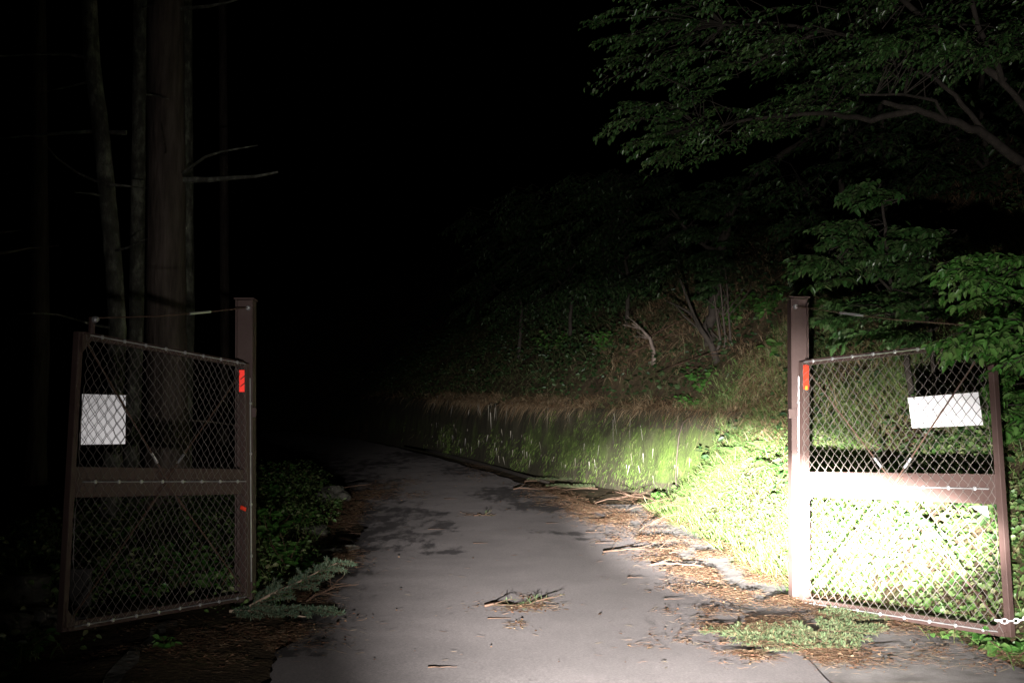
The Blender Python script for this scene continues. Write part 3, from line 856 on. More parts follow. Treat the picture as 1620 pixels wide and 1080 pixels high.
fallen_branch(1070, 905, .45, .1, 'short reddish stick lying on the right shoulder litter', .01, 2)
fallen_branch(850, 780, .8, .3, 'low brown branch lying at the road edge below the mossy wall', .012, 5)
fallen_branch(530, 960, .55, .9, 'bare brown forked twig on the left road edge beside the spruce branch', .008, 8, lift=.25)
fallen_branch(545, 782, .7, .5, 'dead branch on the left road edge beside the pale rock', .014, 6, lift=.1)
# brushwood heap by the wall end
hb = onG(1035, 812)
for k, (dx, dy, an, tx) in enumerate([(0, 0, .4, 'bare branch on top of the brush heap at the wall end'), (-.35, .9, .2, 'bare branch at the far end of the brush heap below the wall'),
                                      (.15, -.8, .9, 'bare branch leaning out of the near side of the brush heap'), (-.1, .4, 2.4, 'bare branch crossing the middle of the brush heap')]):
    fallen_branch(0, 0, .75, an, tx, .005, 14, mat='twig', pos=hb + Vector((dx, dy, .05 + .03 * k)), lift=.18, group='bare branches in the brush heap')
for (px, py, an, tx) in [
    (690, 845, 0.3, 'thin twig on the left half of the road beside the long dark damp streak'),
    (1005, 925, 0.1, 'thin twig on the right shoulder below the long forked branch'),
    (940, 850, 0.2, 'thin twig right of the damp patch on the far right of the road'),
    (1120, 993, 0.05, 'thin twig at the road edge left of the cedar spray'),
    (790, 992, 0.1, 'thin twig just below the broken branch in the middle of the road'),
    (712, 795, 0.5, 'thin twig up the road left of the big damp patch'),
    (1145, 1000, 0.0, 'thin twig touching the left tip of the cedar spray'),
    (760, 868, 0.2, 'thin twig in the middle of the road between the two branch clumps'),
    (1080, 790, 0.6, 'thin twig in the litter beside the brush heap'),
    (565, 835, 0.1, 'thin twig on the left road edge nearest the low flat stone'),
    (560, 852, 2.8, 'thin twig on the left road edge just below its neighbour by the flat stone'),
    (1065, 960, 0.2, 'thin twig alone on the right side of the road left of the shoulder litter'),
    (955, 868, 0.4, 'thin twig near the left end of the long forked branch'),
    (700, 1072, 0.1, 'thin twig at the bottom edge of the picture left of centre'),
    (875, 835, 0.3, 'thin twig at the edge of the dark damp patch'),
    (1290, 1000, 0.4, 'thin twig lying over the right end of the cedar spray'),
    (1400, 1040, 0.2, 'thin twig on the paving at the bottom right below the lit gate'),
]:
    fallen_branch(px, py, random.uniform(.12, .26), an, tx, random.uniform(.002, .004), 1, group='loose twigs on the road', name='fallen_twig')

# conifer sprays
def conifer_branch(pos, L, ang, label, green, leafn, rise=.25, mat='spruce', flat=1.0, nside=11):
    o = Vector(pos)
    t = thing('fallen_conifer_branch', label, 'branch', tuple(o))
    d = Vector((math.cos(ang), math.sin(ang), rise))
    main = [o - Vector((d.x, d.y, 0)) * L * .3 + Vector((0, 0, .02))]
    dd = d.normalized()
    for i in range(9):
        dd = (dd + Vector((random.gauss(0, .06), random.gauss(0, .06), -.03))).normalized(); main.append(main[-1] + dd * L / 9)
    m = MB(o); m.tube(main, [.011 * (1 - .08 * i) for i in range(10)], 6); m.build('stem', M['pale_twig' if mat == 'spruce' else 'twig'], t)
    Pf, Df = [], []
    sm = MB(o)
    for i in range(1, 10):
        for s in (-1, 1):
            for rep in range(nside // 9 + 1):
                dv = (main[i] - main[i - 1]).normalized()
                sd = Vector((-dv.y, dv.x, random.uniform(-.1, .25) * flat)).normalized() * s
                ln = L * (.42 if mat == 'spruce' else .55) * (1 - .6 * i / 10) * random.uniform(.7, 1.2)
                tw = wander(main[i - 1].lerp(main[i], random.random()), dv * .7 + sd, ln, 5, .08, .03)
                for q_ in tw: q_.z = max(q_.z, hz(q_.x, q_.y) + .03, SL * q_.y + .06)
                sm.tube(tw, [.004, .0035, .003, .0025, .002, .0015], 4)
                for j in range(1, 6):
                    tv = (tw[j] - tw[j - 1]).normalized()
                    for r_ in range(leafn):
                        c = tw[j - 1].lerp(tw[j], random.random())
                        a = random.random() * 2 * math.pi
                        Pf.append(tuple(c - o)); Df.append((tv.x * .8 + math.cos(a) * .7, tv.y * .8 + math.sin(a) * .7, tv.z + random.gauss(.1, .45)))
    sm.build('side_twigs', M['twig'], t)
    n_ = len(Pf)
    V_, F_ = leaf_arrays(np.array(Pf), np.array(Df), rdir(n_, 1.2), rng.uniform(.018, .036, n_), rng.uniform(.003, .006, n_), .1, .0)
    np_mesh('needles', V_, F_, M[mat], t)
    return t
g0 = onG(440, 975)
conifer_branch(g0 + Vector((0, .1, .05)), .75, .5, 'blue-green spruce branch lying at the left road edge, twig tips pointing up', 16, 34, .45)
conifer_branch(g0 + Vector((-.1, -.12, .03)), .7, -.05, 'flat spruce branch lying in front of the upright spruce branch', 16, 30, .05)
g1 = onG(1240, 1022)
conifer_branch(g1, 1.0, .35, 'wide pale green cedar spray on the shoulder in front of the lit gate', 16, 34, .03, 'cedar_spray', .4)
conifer_branch(g1 + Vector((.15, -.22, .01)), .9, 2.4, 'browning cedar spray nearest the camera on the right shoulder', 16, 30, .03, 'cedar_spray', .4)
conifer_branch(onG(1330, 985) + Vector((0, 0, .01)), .5, -.2, 'small pale cedar spray just below the lit gate bottom rail', 16, 24, .02, 'cedar_spray', .4)
conifer_branch(onG(850, 763) + Vector((0, 0, .02)), .8, .3, 'green conifer sprig at the foot of the mossy wall', 16, 16, .08, 'cedar_spray', .5)
conifer_branch(onG(925, 775) + Vector((0, 0, .02)), .8, 2.6, 'pale conifer sprig near the wall foot beside the brown litter', 16, 16, .08, 'cedar_spray', .5)
# pole lying along the wall foot
m = MB(onG(760, 738))
m.tube([onG(px, py) + Vector((0, 0, .07)) for px, py in [(640, 708), (690, 718), (740, 731), (790, 745), (830, 757), (868, 768)]], [.03, .04, .045, .04, .035, .02], 8, wob=.2)
tag(m.build('fallen_log', M['dim_bark'], None, True), 'thin dark log lying along the foot of the mossy wall', 'log')

# ------------------------------------------------------------------ rocks
def rock(pos, r, sx, sy, sz, label, seed, mat='rock', group=None):
    import bmesh
    bm = bmesh.new(); bmesh.ops.create_icosphere(bm, subdivisions=4, radius=1)
    for v in bm.verts:
        n_ = noise.noise(v.co * 1.3 + Vector((seed, 0, 0))) * .5 + noise.noise(v.co * 3.1 + Vector((0, seed, 0))) * .22 + noise.noise(v.co * 8 + Vector((0, seed, 0))) * .06
        c = v.co * (1 + n_); c.z = min(c.z, .9)
        v.co = Vector((c.x * sx * r, c.y * sy * r, c.z * sz * r))
    me = bpy.data.meshes.new('rock'); bm.to_mesh(me); bm.free()
    me.polygons.foreach_set('use_smooth', [True] * len(me.polygons)); me.materials.append(M[mat])
    o = bpy.data.objects.new('rock', me); o.location = pos; o.rotation_euler = (0, 0, seed); link(o)
    return tag(o, label, 'rock', group)
def onH(px, py, Y):   # on the terrain below the sight point at depth Y
    x = at(px, py, Y).x; return Vector((x, Y, hz(x, Y)))
rock(onG(528, 792) + Vector((0, 0, .08)), .2, 1.3, 1, .8, 'pale grey rock on the left road edge above the leafy plants', 1.3)
rock(onG(500, 845) + Vector((0, 0, .03)), .15, 1.4, 1, .5, 'flat pale rock at the left road edge below the pale grey rock', 2.1)
rock(onG(540, 868) + Vector((0, 0, .02)), .13, 1.8, .8, .35, 'low flat stone nearest the road on the left edge', 3.7)
rock(onH(30, 905, 8.6) + Vector((0, 0, .03)), .2, 1.3, 1, .75, 'large dim rock at the far left behind the dark gate', 4.2)
rock(onH(64, 940, 8.0) + Vector((0, 0, .03)), .15, 1.3, 1, .7, 'dim mossy rock at the far left in front of the larger rock', 5.9)
rock(onH(10, 960, 7.6) + Vector((0, 0, .03)), .16, 1.2, 1, .8, 'pale speckled rock cut off by the left picture edge', 6.4)
rock(onG(1400, 975) + Vector((0.1, .1, -.02)), .12, 1.6, .8, .5, 'reddish rock under the lit gate bottom rail', 7.7)
rock(onG(1505, 1000) + Vector((0.1, .1, .0)), .1, 1.3, .8, .8, 'small rock under the outer end of the lit gate bottom rail', 8.8)
# concrete stub post behind the left leaf
cb = onH(122, 930, 8.3)
m = MB(cb); m.beam(cb - Vector((0, 0, .1)), cb + Vector((0, 0, .36)), .085, .085, (1, .2, 0))
tag(m.build('concrete_stub', M['concrete'], None, bevel=.008), 'short square concrete post behind the outer end of the dark gate', 'post')
# paved strip at the bottom left
m = MB(); 
sx_, sy_ = G(268, 1030)
st = []
for i in range(14):
    y = 5.4 + i * .22; x0 = -1.95 - (y - 5.4) * .12
    st.append((x0 - .05 + .02 * math.sin(i * 2.1), x0 + .05 + .02 * math.sin(i * 3.3), y))
for i in range(13):
    a0, a1, y0 = st[i]; b0, b1, y1 = st[i + 1]
    zz = lambda x, y: hz(x, y) + .02
    m.add([(a0, y0, zz(a0, y0)), (a1, y0, zz(a1, y0)), (b1, y1, zz(b1, y1)), (b0, y1, zz(b0, y1))], [(0, 1, 2, 3)])
tag(m.build('gutter_strip', M['rock'], None), kind='structure')

# root hanging down the end of the wall, and a few broken stalks beside it
pr = [at(px, py, y) for px, py, y in [(1098, 655, 18.1), (1080, 668, 17.95), (1074, 690, 17.85), (1071, 720, 17.8), (1069, 750, 17.75), (1070, 776, 17.7)]]
m = MB(pr[-1]); m.tube(pr, [.009, .009, .008, .008, .007, .008], 6, wob=.2)
tag(m.build('hanging_vine', M['grey_bark'], None, True), 'single thin pale woody vine hanging down the right end of the mossy wall', 'vine')
# ------------------------------------------------------------------ leafy plants, ferns
def leafy_plant(pos, h, r, n, label, cat='plant', leaf=.09, mat='leaf_bright', group=None, stems=5, toward=(0, 0), wr=.6):
    o = Vector(pos)
    t = thing('leafy_plant', label, cat, tuple(o), group)
    P_, D_ = [], []
    m = MB(o)
    for s in range(stems):
        a = random.random() * 2 * math.pi
        pth = wander(o, Vector((math.cos(a) * r / h * .8 + toward[0], math.sin(a) * r / h * .8 + toward[1], 1)), h * random.uniform(.7, 1.1), 6, .1, .03)
        m.tube(pth, [.005 * (1 - .1 * i) for i in range(7)], 4)
        for k in range(n // stems):
            i = random.randint(1, 5); c = pth[i].lerp(pth[i + 1], random.random())
            b = random.random() * 2 * math.pi
            P_.append(tuple(c - o + Vector((math.cos(b), math.sin(b), 0)) * .02)); D_.append((math.cos(b), math.sin(b), random.uniform(-.4, .5)))
    m.build('stems', M['twig'], t)
    n_ = len(P_)
    s_ = rng.uniform(.6, 1.25, n_) * leaf
    V_, F_ = leaf_arrays(np.array(P_), np.array(D_), np.tile([0, -.4, 1.0], (n_, 1)) + rng.normal(size=(n_, 3)) * .3, s_, s_ * wr, .15, .2)
    np_mesh('leaves', V_, F_, M[mat], t)
    return t
for (px, py, h, r, n_, lf, tx) in [(425, 785, .35, .25, 50, .13, 'broad-leaved plant beside the left gate post, level with its middle rail'),
                                   (432, 850, .4, .28, 60, .12, 'leafy plant with two large pale leaves right of the left gate post'),
                                   (470, 820, .35, .3, 110, .07, 'small-leaved green plant between the left post and the road'),
                                   (455, 885, .35, .3, 110, .07, 'green plant at the left road edge above the spruce branch'),
                                   (480, 905, .25, .2, 50, .09, 'dim plant just behind the fallen spruce branch'),
                                   (440, 760, .5, .35, 110, .08, 'dark bushy plant farthest up the left verge'),
                                   (425, 820, .4, .3, 120, .06, 'fine-leaved plant hugging the left gate post')]:
    leafy_plant(onG(px, py + 15), h, r, n_, tx, leaf=lf)
for (px, py, Y_, h, n_, lf, tx) in [(345, 850, 9.6, .4, 50, .13, 'broad-leaved plant seen through the dark gate near its post'), (240, 920, 8.9, .3, 70, .08, 'light green weed behind the dark gate mesh near the ground'),
                                    (290, 860, 9.8, .45, 120, .07, 'bushy weed behind the middle of the dark gate'), (30, 1010, 7, .3, 150, .06, 'dim bushy weed in the bottom left picture corner'), (265, 1000, 7.3, .12, 24, .07, 'small yellowish weed in front of the dark gate')]:
    leafy_plant(onH(px, py, Y_), h, .3, n_, tx, leaf=lf)
for (px, py, h, r, n_, lf, tx) in [(1560, 1020, .2, .3, 90, .055, 'broad-leaved weed under the outer end of the lit gate'), (1500, 1010, .13, .3, 60, .05, 'low weed on the paving edge below the lit gate'),
                                   (1600, 1045, .2, .25, 70, .07, 'broad-leaved weed at the bottom right picture edge'), (1455, 935, .25, .3, 70, .09, 'round-leaved weed behind the bottom of the lit gate'),
                                   (1060, 800, .35, .4, 130, .07, 'bright green weed where the mossy wall meets the bank')]:
    g_ = G(px, py); leafy_plant((g_[0], g_[1], hz(*g_)), h, r, n_, tx, leaf=lf, wr=.8)
for (px, py, h, r, n_, lf, tx) in [(1225, 570, .4, .35, 24, .17, 'plant with a few big pale leaves just left of the right gate post'), (1110, 625, .5, .4, 90, .10, 'leafy plant on top of the wall end'),
                                   (1205, 510, .8, .7, 160, .12, 'bright leafy bush high on the bank left of the right post'), (1165, 520, .7, .6, 120, .11, 'dim leafy bush left of the bright bush on the bank'),
                                   (950, 560, .6, .6, 130, .1, 'low bush on the hillside above the middle of the wall'), (870, 560, .8, .7, 120, .11, 'yellowish green bush on the hillside above the wall'),
                                   (1330, 480, .8, .9, 160, .1, 'bush on the bank above the inner end of the lit gate'), (1290, 510, .6, .5, 100, .1, 'bush on the bank just right of the right post top'),
                                   (1095, 650, .3, .3, 80, .08, 'small pale plant hanging at the wall top corner'), (1240, 760, .3, .3, 60, .1, 'plant against the left side of the lit gate post'),
                                   (1200, 740, .3, .3, 60, .1, 'plant in the bright bank left of the lit gate post'), (800, 690, .3, .25, 60, .1, 'weed growing from a crack in the mossy wall')]:
    p_ = hit(px, py)
    if p_ is not None: leafy_plant(p_, h, r, n_, tx, leaf=lf)
def fern(pos, L, n, label):
    o = Vector(pos)
    t = thing('fern', label, 'fern', tuple(o), 'ferns on the bright bank')
    for k in range(n):
        a = 2 * math.pi * k / n + random.uniform(-.3, .3)
        d = Vector((math.cos(a) * .7, math.sin(a) * .7, 1.0)).normalized()
        ln = L * random.uniform(.7, 1.1)
        pth = [o.copy()]
        for i in range(10):
            d = (d + Vector((0, 0, -.14))).normalized(); pth.append(pth[-1] + d * ln / 10)
        P_, D_, S_ = [], [], []
        for i in range(2, 26):
            f = i / 26 * 10; j = min(int(f), 9); c = pth[j].lerp(pth[j + 1], f - j); tv = (pth[j + 1] - pth[j]).normalized()
            sd = Vector((-math.sin(a), math.cos(a), 0))
            for s in (-1, 1):
                P_.append(tuple(c - o)); D_.append(tuple(sd * s + tv * .35)); S_.append(ln * .2 * math.sin(math.pi * (.12 + .86 * i / 26)))
        n_ = len(P_)
        V_, F_ = leaf_arrays(np.array(P_), np.array(D_), np.tile([0, -.75, .6], (n_, 1)), np.array(S_), np.array(S_) * .22, .05, .15)
        np_mesh('frond', V_, F_, M['fern'], t)
for (px, py, L, tx) in [(1165, 725, .42, 'bright green fern on the bank midway between wall end and lit gate'), (1205, 715, .36, 'fern close to the left side of the lit gate post'), (1140, 750, .34, 'fern low on the bank near the wall end')]:
    fern(hit(px, py), L, 9, tx)

# dead stems on the bank
def stem_thing(name, pts, r, label, cat, mat='grey_bark', group=None, forks=4):
    o = Vector(pts[0])
    t = thing(name, label, cat, tuple(o), group)
    m = MB(o); m.tube(pts, [r * (1 - .75 * i / (len(pts) - 1)) for i in range(len(pts))], 6, wob=.15); m.build('trunk', M[mat], t, True)
    for k in range(forks):
        i = random.randint(1, len(pts) - 2)
        dv = (Vector(pts[i + 1]) - Vector(pts[i])).normalized()
        tw = wander(pts[i], dv + Vector((random.gauss(0, .6), random.gauss(0, .6), random.gauss(0, .3))), (Vector(pts[-1]) - o).length * .4, 5, .15)
        m = MB(o); m.tube(tw, [r * .35 * (1 - .15 * j) for j in range(6)], 4); m.build('branch', M[mat], t)
    return t
def line_at(pxs, Y0, Y1):
    n_ = len(pxs); return [at(px, py, Y0 + (Y1 - Y0) * i / (n_ - 1)) for i, (px, py) in enumerate(pxs)]
p_ = hit(1137, 572); Yb = p_.y
stem_thing('leaning_tree', [p_ - Vector((0, 0, .1))] + line_at([(1125, 545), (1108, 520), (1098, 500), (1075, 440)], Yb, Yb - .5), .065, 'thick leaning bare tree stem on the bank above the wall end', 'tree', 'dim_bark')
p_ = hit(1140, 560); Yb = p_.y
for k, (a, b, tx) in enumerate([(1140, 1128, 'thin upright stem just left of its two neighbours above the wall end'), (1148, 1140, 'thin upright stem between its two neighbours above the wall end'), (1156, 1150, 'thin upright stem rightmost of three above the wall end')]):
    stem_thing('upright_stem', [p_ + Vector(((k - 1) * .12, 0, -.1))] + line_at([(a, 540), ((a + b) / 2, 500), (b, 450), (b - 6, 400)], Yb, Yb), .028, tx, 'stem', group='thin stems above the wall end', forks=3)
p_ = hit(1035, 575); Yb = p_.y
stem_thing('curved_stem', [p_ - Vector((0, 0, .1))] + line_at([(1034, 555), (1028, 535), (1014, 520), (1000, 512)], Yb, Yb - .3), .05, 'dark curved stem on the bank left of the thick leaning stem', 'stem', 'bark')
for (x0, y0, x1, y1, tx) in [(985, 575, 1090, 550, 'long bare brushwood stem lying lowest on the hillside'), (1000, 560, 1120, 520, 'bare brushwood stem lying above the lowest one on the hillside'), (1040, 600, 1150, 590, 'bare brushwood stem just over the wall end')]:
    a, b = hit(x0, y0), hit(x1, y1)
    stem_thing('brushwood_stem', [a + Vector((0, 0, .12)), a.lerp(b, .3) + Vector((0, 0, .2)), a.lerp(b, .7) + Vector((0, 0, .3)), b + Vector((0, 0, .25))], .014, tx, 'stem', 'twig', 'brushwood on the hillside', 6)

# ================================================================== TREES
def conifer_trunk(name, pxs, Y_, r0, r1, label, mat, stubs, top=9.0, crown=True, branches=()):
    pts = [at(px, py, Y_) for px, py in pxs]
    b = pts[-1]; base = Vector((b.x, Y_, hz(b.x, Y_) - .2))
    t0 = pts[0]; dv = (pts[0] - pts[1]).normalized()
    full = [base] + list(reversed(pts)) + [t0 + dv * top * .5, t0 + dv * top]
    o = Vector(base)
    root = thing(name, label, 'tree', tuple(o))
    # resample
    P_ = []
    for i in range(len(full) - 1):
        for k in range(8): P_.append(full[i].lerp(full[i + 1], k / 8))
    P_.append(full[-1])
    Lt = (full[-1] - base).length
    rr = []
    for p in P_:
        f = (p - base).length / Lt
        rr.append((r0 + (r1 - r0) * f * 1.1 + r0 * .5 * math.exp(-f * 40)) if f < .9 else max(.02, r1 * (1 - f) * 8))
    m = MB(o); m.tube(P_, rr, 20, wob=.10); m.build('trunk', M[mat], root, True)
    for k in range(stubs):
        i = random.randint(8, len(P_) - 8); a = random.random() * 2 * math.pi
        d = Vector((math.cos(a), math.sin(a), random.uniform(-.2, .2)))
        tw = wander(P_[i] + d * rr[i] * .6, d, random.uniform(.3, 1.3), 5, .12)
        m = MB(o); m.tube(tw, [.018 * (1 - .16 * j) for j in range(6)], 5); m.build('branch', M[mat], root)
    for br, Yb_, rb in branches:
        m = MB(o); pp = [at(px, py, Yb_) for px, py in br]
        m.tube(pp, [rb * (1 - .7 * j / (len(pp) - 1)) for j in range(len(pp))], 5); m.build('branch', M['lichen_bark'], root)
    if crown:
        # whorled conifer crown high above the picture
        n_ = 2600; tpos = P_[-1] - P_[-17]
        f = rng.random(n_) ** .8; a = rng.random(n_) * 2 * np.pi; rad = (1 - f) * 2.2 * rng.random(n_) ** .6 + .1
        c0_ = np.array(P_[-14] - o); tv = np.array(P_[-1] - P_[-14])
        Pp = c0_ + tv * f[:, None] + np.stack([np.cos(a) * rad, np.sin(a) * rad, -rad * .3], 1)
        Dp = np.stack([np.cos(a), np.sin(a), -.3 + 0 * a], 1) + rng.normal(size=(n_, 3)) * .3
        V_, F_ = leaf_arrays(Pp, Dp, rdir(n_, 1), rng.uniform(.2, .5, n_), rng.uniform(.05, .12, n_), .2, .2)
        np_mesh('crown', V_, F_, M['leaf_dark'], root)
    return root
conifer_trunk('cedar_tree', [(262, -20), (263, 250), (263, 500), (266, 690)], 17.0, .29, .22, 'thickest straight brown trunk standing behind the dark gate', 'bark', 4,
              branches=[(((288, 275), (305, 262), (325, 248), (350, 240), (378, 235), (408, 230)), 16.6, .028), (((290, 284), (330, 284), (370, 281), (405, 279), (440, 272)), 16.4, .05), (((285, 14), (330, 10), (360, 4), (400, -8)), 16.6, .03)])
conifer_trunk('leaning_tree', [(140, -20), (146, 100), (160, 210), (172, 330), (180, 420), (186, 520)], 13.5, .10, .075, 'thin lichen-grey trunk leaning left of the thick brown trunk', 'lichen_bark', 5,
              branches=[(((137, 92), (110, 86), (70, 85), (20, 88), (-40, 90)), 13.5, .025), (((176, 292), (150, 286), (120, 272), (90, 250), (68, 225)), 13.4, .02), (((176, 292), (200, 294), (232, 298)), 13.4, .02), (((200, 210), (140, 208), (70, 213), (-30, 222)), 13.9, .03)])
conifer_trunk('pale_lichen_tree', [(222, -20), (219, 250), (216, 500)], 16.0, .10, .08, 'thin mottled trunk just left of the thick brown trunk', 'lichen_bark', 4)
conifer_trunk('hidden_tree', [(290, -20), (291, 250), (293, 520)], 18.6, .15, .12, 'dark lichened trunk half hidden by the right side of the thick brown trunk', 'lichen_bark', 3)
for (px, Y_, r_, tx) in [(60, 21, .16, 'very dark trunk at the far left of the thick brown trunk'), (352, 40, .16, 'barely visible trunk behind and right of the thick brown trunk'), (-40, 12, .14, 'dark trunk beyond the left picture edge')]:
    conifer_trunk('cedar_tree', [(px, -20), (px + 2, 250), (px + 4, 560)], Y_, r_, r_ * .75, tx, 'bark', 3)

# ---- broadleaf sprays: flat fans of leaves along a drooping twig
def spray(p, d, L, leaf, nleaf, twmb, acc, droop=.08, sides=3):
    """adds twigs to twmb and leaves to acc"""
    d = Vector(d).normalized()
    up = Vector((random.gauss(0, .2), random.gauss(0, .2), 1)).normalized()
    side = d.cross(up).normalized()
    axes = [(p, d, L)]
    for k in range(sides * 2):
        s = -1 if k % 2 else 1; f = .15 + .7 * (k // 2) / sides + random.uniform(-.05, .05)
        axes.append((p + d * L * f - Vector((0, 0, droop * L * f * f)), (d * .8 + side * s * random.uniform(.6, 1)).normalized(), L * (1 - f) * .75 + .05))
    for (a, dd, ll) in axes:
        pts = [a]
        for i in range(4):
            dd = (dd + Vector((random.gauss(0, .06), random.gauss(0, .06), -droop))).normalized(); pts.append(pts[-1] + dd * ll / 4)
        twmb.tube(pts, [.006 * L + .001, .004 * L + .001, .003 * L + .001, .002, .0015], 3, False)
        k_ = max(3, int(nleaf * ll / L))
        for i in range(k_):
            f = (i + .6) / k_ * 4; j = min(int(f), 3); c = pts[j].lerp(pts[j + 1], f - j)
            s = 1 if i % 2 else -1
            acc[0].append(tuple(c)); acc[1].append(tuple((pts[j + 1] - pts[j]).normalized() * .6 + side * s * .8 + Vector((random.gauss(0, .25), random.gauss(0, .25), random.gauss(-.1, .25)))))
            acc[2].append(leaf * random.uniform(.65, 1.2)); acc[3].append(tuple(up + Vector((random.gauss(0, .25), random.gauss(0, .25) - .1, 0))))
def nearest_on(limbs, p):
    best, bd = None, 1e9
    for l in limbs:
        for i in range(len(l) - 1):
            for f in (0, .33, .66):
                c = l[i].lerp(l[i + 1], f)
                if (c - p).length < bd: best, bd = c, (c - p).length
    return best
def broadleaf(name, label, base, limbs, radii, sprays, leaf, mat, bark='dim_bark', cat='tree', group=None, connect=True, nleaf=14, wr=.5):
    o = Vector(base)
    root = thing(name, label, cat, tuple(o), group)
    for i, (l, r) in enumerate(zip(limbs, radii)):
        pts = []
        for a, b in zip(l[:-1], l[1:]):
            for k in range(4): pts.append(a.lerp(b, k / 4) + Vector((random.gauss(0, 1), random.gauss(0, 1), random.gauss(0, 1))) * r[0] * .25 * (1 if pts else 0))
        pts.append(l[-1])
        m = MB(o); m.tube(pts, [r[0] + (r[1] - r[0]) * j / (len(pts) - 1) for j in range(len(pts))], 8, wob=.12)
        m.build('trunk' if i == 0 else 'limb', M[bark], root, True)
    tm = MB(o); acc = ([], [], [], [])
    for (p, d, L) in sprays:
        p = Vector(p)
        if connect:
            c = nearest_on(limbs, p)
            if c is not None and (c - p).length > .05:
                mid = c.lerp(p, .5) + Vector((random.gauss(0, .1), random.gauss(0, .1), .08 * (c - p).length))
                tm.tube([c, mid, p], [.004 + .003 * (c - p).length, .006, .005], 4, False)
        spray(p, d, L, leaf, nleaf, tm, acc)
    tag(tm.build('twigs', M[bark], root), kind='stuff')
    P_ = np.array(acc[0]) - np.array(o); s_ = np.array(acc[2])
    V_, F_ = leaf_arrays(P_, np.array(acc[1]), np.array(acc[3]), s_, s_ * wr, .2, .25)
    np_mesh('crown', V_, F_, M[mat], root)
    return root

def px_sprays(poly, n, Yr, L, dmean=(-.8, -.4, -.15)):
    out = []
    for (px, py) in rand_in(poly, n):
        Y_ = random.uniform(*Yr)
        out.append((at(px, py, Y_), Vector(dmean) + Vector((random.gauss(0, .35), random.gauss(0, .35), random.gauss(0, .12))), L * random.uniform(.6, 1.3)))
    return out
# big overhanging maple, trunk rooted on the bank beyond the right picture edge
bx, by = 6.3, 12.5
base = Vector((bx, by, hz(bx, by) - .2))
T = [base, Vector((bx - .1, by - .2, base.z + 1.0)), at(1700, 330, 12.0), at(1620, 258, 11.8)]
limbs = [T,
         [at(1620, 258, 11.8), at(1560, 212, 11.6), at(1500, 192, 11.4), at(1450, 172, 11.2), at(1398, 162, 11.0)],
         [at(1560, 212, 11.6), at(1510, 150, 11.6), at(1470, 118, 11.5), at(1410, 100, 11.4)],
         [at(1500, 192, 11.4), at(1480, 160, 11.2), at(1430, 150, 11.0), at(1360, 150, 10.8)],
         [at(1700, 330, 12.0), at(1640, 200, 11.6), at(1590, 130, 11.3), at(1550, 40, 11.0), at(1500, -100, 10.8)],
         [at(1450, 172, 11.2), at(1380, 190, 11.6), at(1300, 180, 12.2), at(1180, 190, 12.8), at(1080, 215, 13.2)],
         [at(1410, 100, 11.4), at(1380, 66, 11.6), at(1300, 48, 12.0), at(1220, 38, 12.4), at(1110, 40, 12.9)],
         [at(1590, 130, 11.3), at(1500, 60, 11.6), at(1400, -20, 12.0), at(1250, -90, 12.6), at(1100, -130, 13.2)],
         [at(1300, 48, 12.0), at(1240, 75, 12.2), at(1180, 110, 12.6)],
         [at(1700, 330, 12.0), at(1780, 250, 12.0), at(1850, 100, 12.3), at(1880, -150, 12.6)]]
radii = [(.15, .065), (.055, .022), (.03, .015), (.02, .01), (.04, .02), (.035, .012), (.03, .012), (.04, .015), (.02, .01), (.08, .03)]
S = []
S += px_sprays([(975, 20), (1090, -20), (1150, 60), (1100, 130), (1010, 110)], 26, (12.2, 13.2), .55)
S += px_sprays([(1060, 60), (1300, 20), (1320, 110), (1180, 150), (1080, 130)], 22, (12, 13.6), .55)
S += px_sprays([(1010, 165), (1120, 120), (1140, 190), (1060, 230), (1015, 200)], 22, (12.4, 13.4), .55)
S += px_sprays([(1020, 215), (1120, 190), (1290, 150), (1300, 200), (1150, 240), (1060, 250)], 30, (12.6, 13.8), .55)
S += px_sprays([(1150, -20), (1660, -20), (1660, 110), (1480, 90), (1330, 140), (1180, 90)], 62, (11, 13), .6)
S += px_sprays([(1390, 60), (1460, 50), (1460, 90), (1400, 90)], 10, (10.3, 10.9), .45)
S += px_sprays([(1480, 55), (1620, 30), (1640, 90), (1500, 100)], 16, (10.2, 11), .5)
S += px_sprays([(1270, 120), (1420, 100), (1380, 170), (1280, 190)], 22, (12, 13.5), .5)
S += px_sprays([(1100, -260), (1900, -300), (1950, 60), (1660, 20), (1300, -20), (1050, -10)], 120, (11, 14.5), .7)
broadleaf('maple_tree', 'large maple overhanging the road from the right, with bare forked limbs', base, limbs, radii, S, .064, 'leaf_maple')

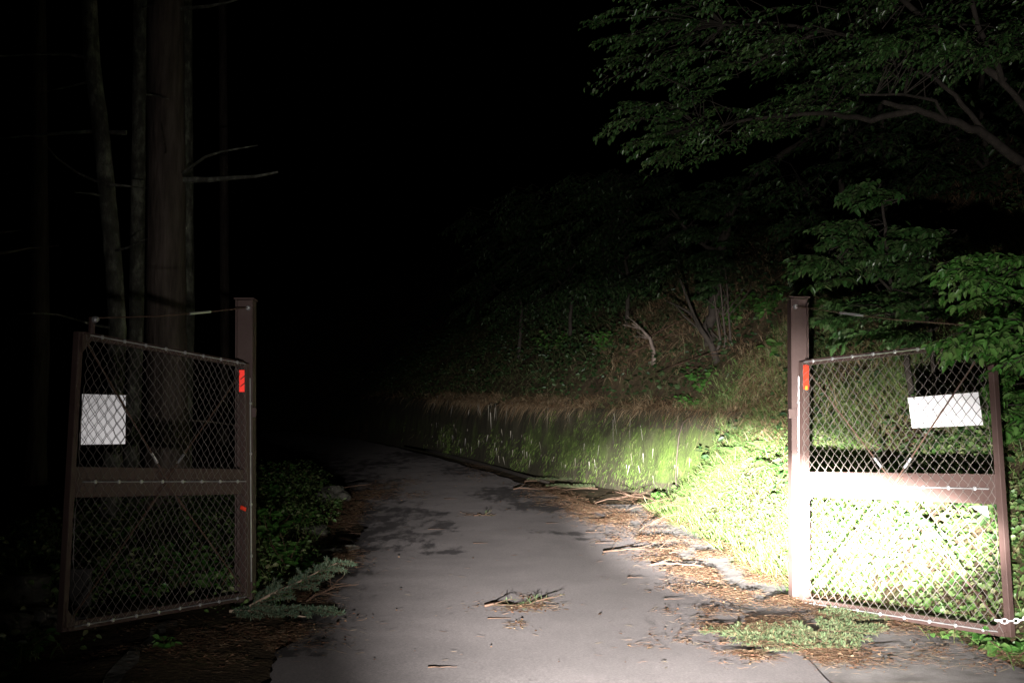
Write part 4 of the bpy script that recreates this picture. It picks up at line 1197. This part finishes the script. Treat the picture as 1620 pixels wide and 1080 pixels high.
# sapling in the middle right
def sapling(bpx, bpy, By, tippx, polys, label, leaf=.08, mat='leaf_maple', L=.45, r=.03, cat='sapling', dm=(-.8, -.4, -.1), group=None):
    b = onH(bpx, bpy, By)
    lim = [[b - Vector((0, 0, .1))] + [at(px, py, y) for px, py, y in tippx[0]]] + [[at(px, py, y) for px, py, y in l] for l in tippx[1:]]
    S_ = []
    for (poly, n_, yr) in polys: S_ += px_sprays(poly, n_, yr, L, dm)
    rad = [(r, r * .4)] + [(r * .45, r * .2)] * (len(lim) - 1)
    return broadleaf('sapling', label, b, lim, rad, S_, leaf, mat, 'dim_bark', cat, group)
sapling(1440, 560, 11.5, [[(1430, 500, 11.4), (1405, 440, 11.3), (1400, 380, 11.2), (1395, 300, 11.1)], [(1410, 460, 11.3), (1370, 420, 11.2), (1330, 365, 11.0)], [(1405, 430, 11.3), (1450, 400, 11.2), (1500, 380, 11.2)]],
        [([(1375, 285), (1405, 285), (1420, 320), (1385, 320)], 6, (10.9, 11.2)), ([(1320, 340), (1420, 345), (1520, 370), (1540, 440), (1420, 400), (1330, 380)], 28, (10.8, 11.8)),
         ([(1305, 400), (1400, 390), (1490, 410), (1480, 490), (1330, 470)], 30, (10.8, 11.8))], 'young maple rising behind the lit gate, its tip standing alone', L=.4)
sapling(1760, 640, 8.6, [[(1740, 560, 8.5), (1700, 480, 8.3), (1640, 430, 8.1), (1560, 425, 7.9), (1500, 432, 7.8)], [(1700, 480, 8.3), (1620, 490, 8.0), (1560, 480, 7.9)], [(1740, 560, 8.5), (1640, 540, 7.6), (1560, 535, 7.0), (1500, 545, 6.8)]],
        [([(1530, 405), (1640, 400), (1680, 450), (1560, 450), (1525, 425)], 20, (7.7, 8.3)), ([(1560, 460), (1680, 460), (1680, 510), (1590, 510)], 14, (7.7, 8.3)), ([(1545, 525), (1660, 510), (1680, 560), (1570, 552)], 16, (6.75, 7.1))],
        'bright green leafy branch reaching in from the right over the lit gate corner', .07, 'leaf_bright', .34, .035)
sapling(1700, 760, 8.8, [[(1690, 700, 8.7), (1650, 620, 8.6), (1610, 570, 8.5)], [(1660, 660, 8.6), (1630, 640, 8.5), (1600, 640, 8.5)]],
        [([(1590, 560), (1680, 560), (1680, 700), (1600, 700)], 22, (8.4, 9.0))], 'leafy shrub at the right picture edge beside the outer gate stile', .07, 'leaf_bright', .3, .02)
sapling(1480, 540, 10.5, [[(1470, 510, 10.4), (1440, 490, 10.2), (1400, 500, 10.1)], [(1470, 510, 10.4), (1520, 480, 10.3), (1560, 470, 10.2)]],
        [([(1330, 480), (1480, 460), (1540, 480), (1500, 540), (1350, 530)], 26, (10, 11))], 'low leafy shrub just above the top rail of the lit gate', .08, 'leaf_maple', .35, .02)
# vine-covered tree, dim, above the wall end
p_ = hit(1120, 545); Yb = p_.y
sapling(1120, 545, Yb, [[(1125, 480, Yb), (1140, 400, Yb), (1160, 330, Yb), (1190, 280, Yb), (1290, 210, Yb - 1), (1330, 170, Yb - 1.5)], [(1140, 400, Yb), (1100, 380, Yb), (1060, 330, Yb)]],
        [([(1110, 300), (1200, 270), (1190, 330), (1160, 400), (1150, 470), (1120, 470), (1120, 380)], 50, (Yb - 1, Yb + .6)), ([(1020, 330), (1110, 320), (1110, 400), (1060, 430), (1000, 380)], 14, (Yb - 1, Yb + 1))],
        'dim vine-covered tree rising above the wall end', .10, 'leaf_dark', .5, .1, 'tree')
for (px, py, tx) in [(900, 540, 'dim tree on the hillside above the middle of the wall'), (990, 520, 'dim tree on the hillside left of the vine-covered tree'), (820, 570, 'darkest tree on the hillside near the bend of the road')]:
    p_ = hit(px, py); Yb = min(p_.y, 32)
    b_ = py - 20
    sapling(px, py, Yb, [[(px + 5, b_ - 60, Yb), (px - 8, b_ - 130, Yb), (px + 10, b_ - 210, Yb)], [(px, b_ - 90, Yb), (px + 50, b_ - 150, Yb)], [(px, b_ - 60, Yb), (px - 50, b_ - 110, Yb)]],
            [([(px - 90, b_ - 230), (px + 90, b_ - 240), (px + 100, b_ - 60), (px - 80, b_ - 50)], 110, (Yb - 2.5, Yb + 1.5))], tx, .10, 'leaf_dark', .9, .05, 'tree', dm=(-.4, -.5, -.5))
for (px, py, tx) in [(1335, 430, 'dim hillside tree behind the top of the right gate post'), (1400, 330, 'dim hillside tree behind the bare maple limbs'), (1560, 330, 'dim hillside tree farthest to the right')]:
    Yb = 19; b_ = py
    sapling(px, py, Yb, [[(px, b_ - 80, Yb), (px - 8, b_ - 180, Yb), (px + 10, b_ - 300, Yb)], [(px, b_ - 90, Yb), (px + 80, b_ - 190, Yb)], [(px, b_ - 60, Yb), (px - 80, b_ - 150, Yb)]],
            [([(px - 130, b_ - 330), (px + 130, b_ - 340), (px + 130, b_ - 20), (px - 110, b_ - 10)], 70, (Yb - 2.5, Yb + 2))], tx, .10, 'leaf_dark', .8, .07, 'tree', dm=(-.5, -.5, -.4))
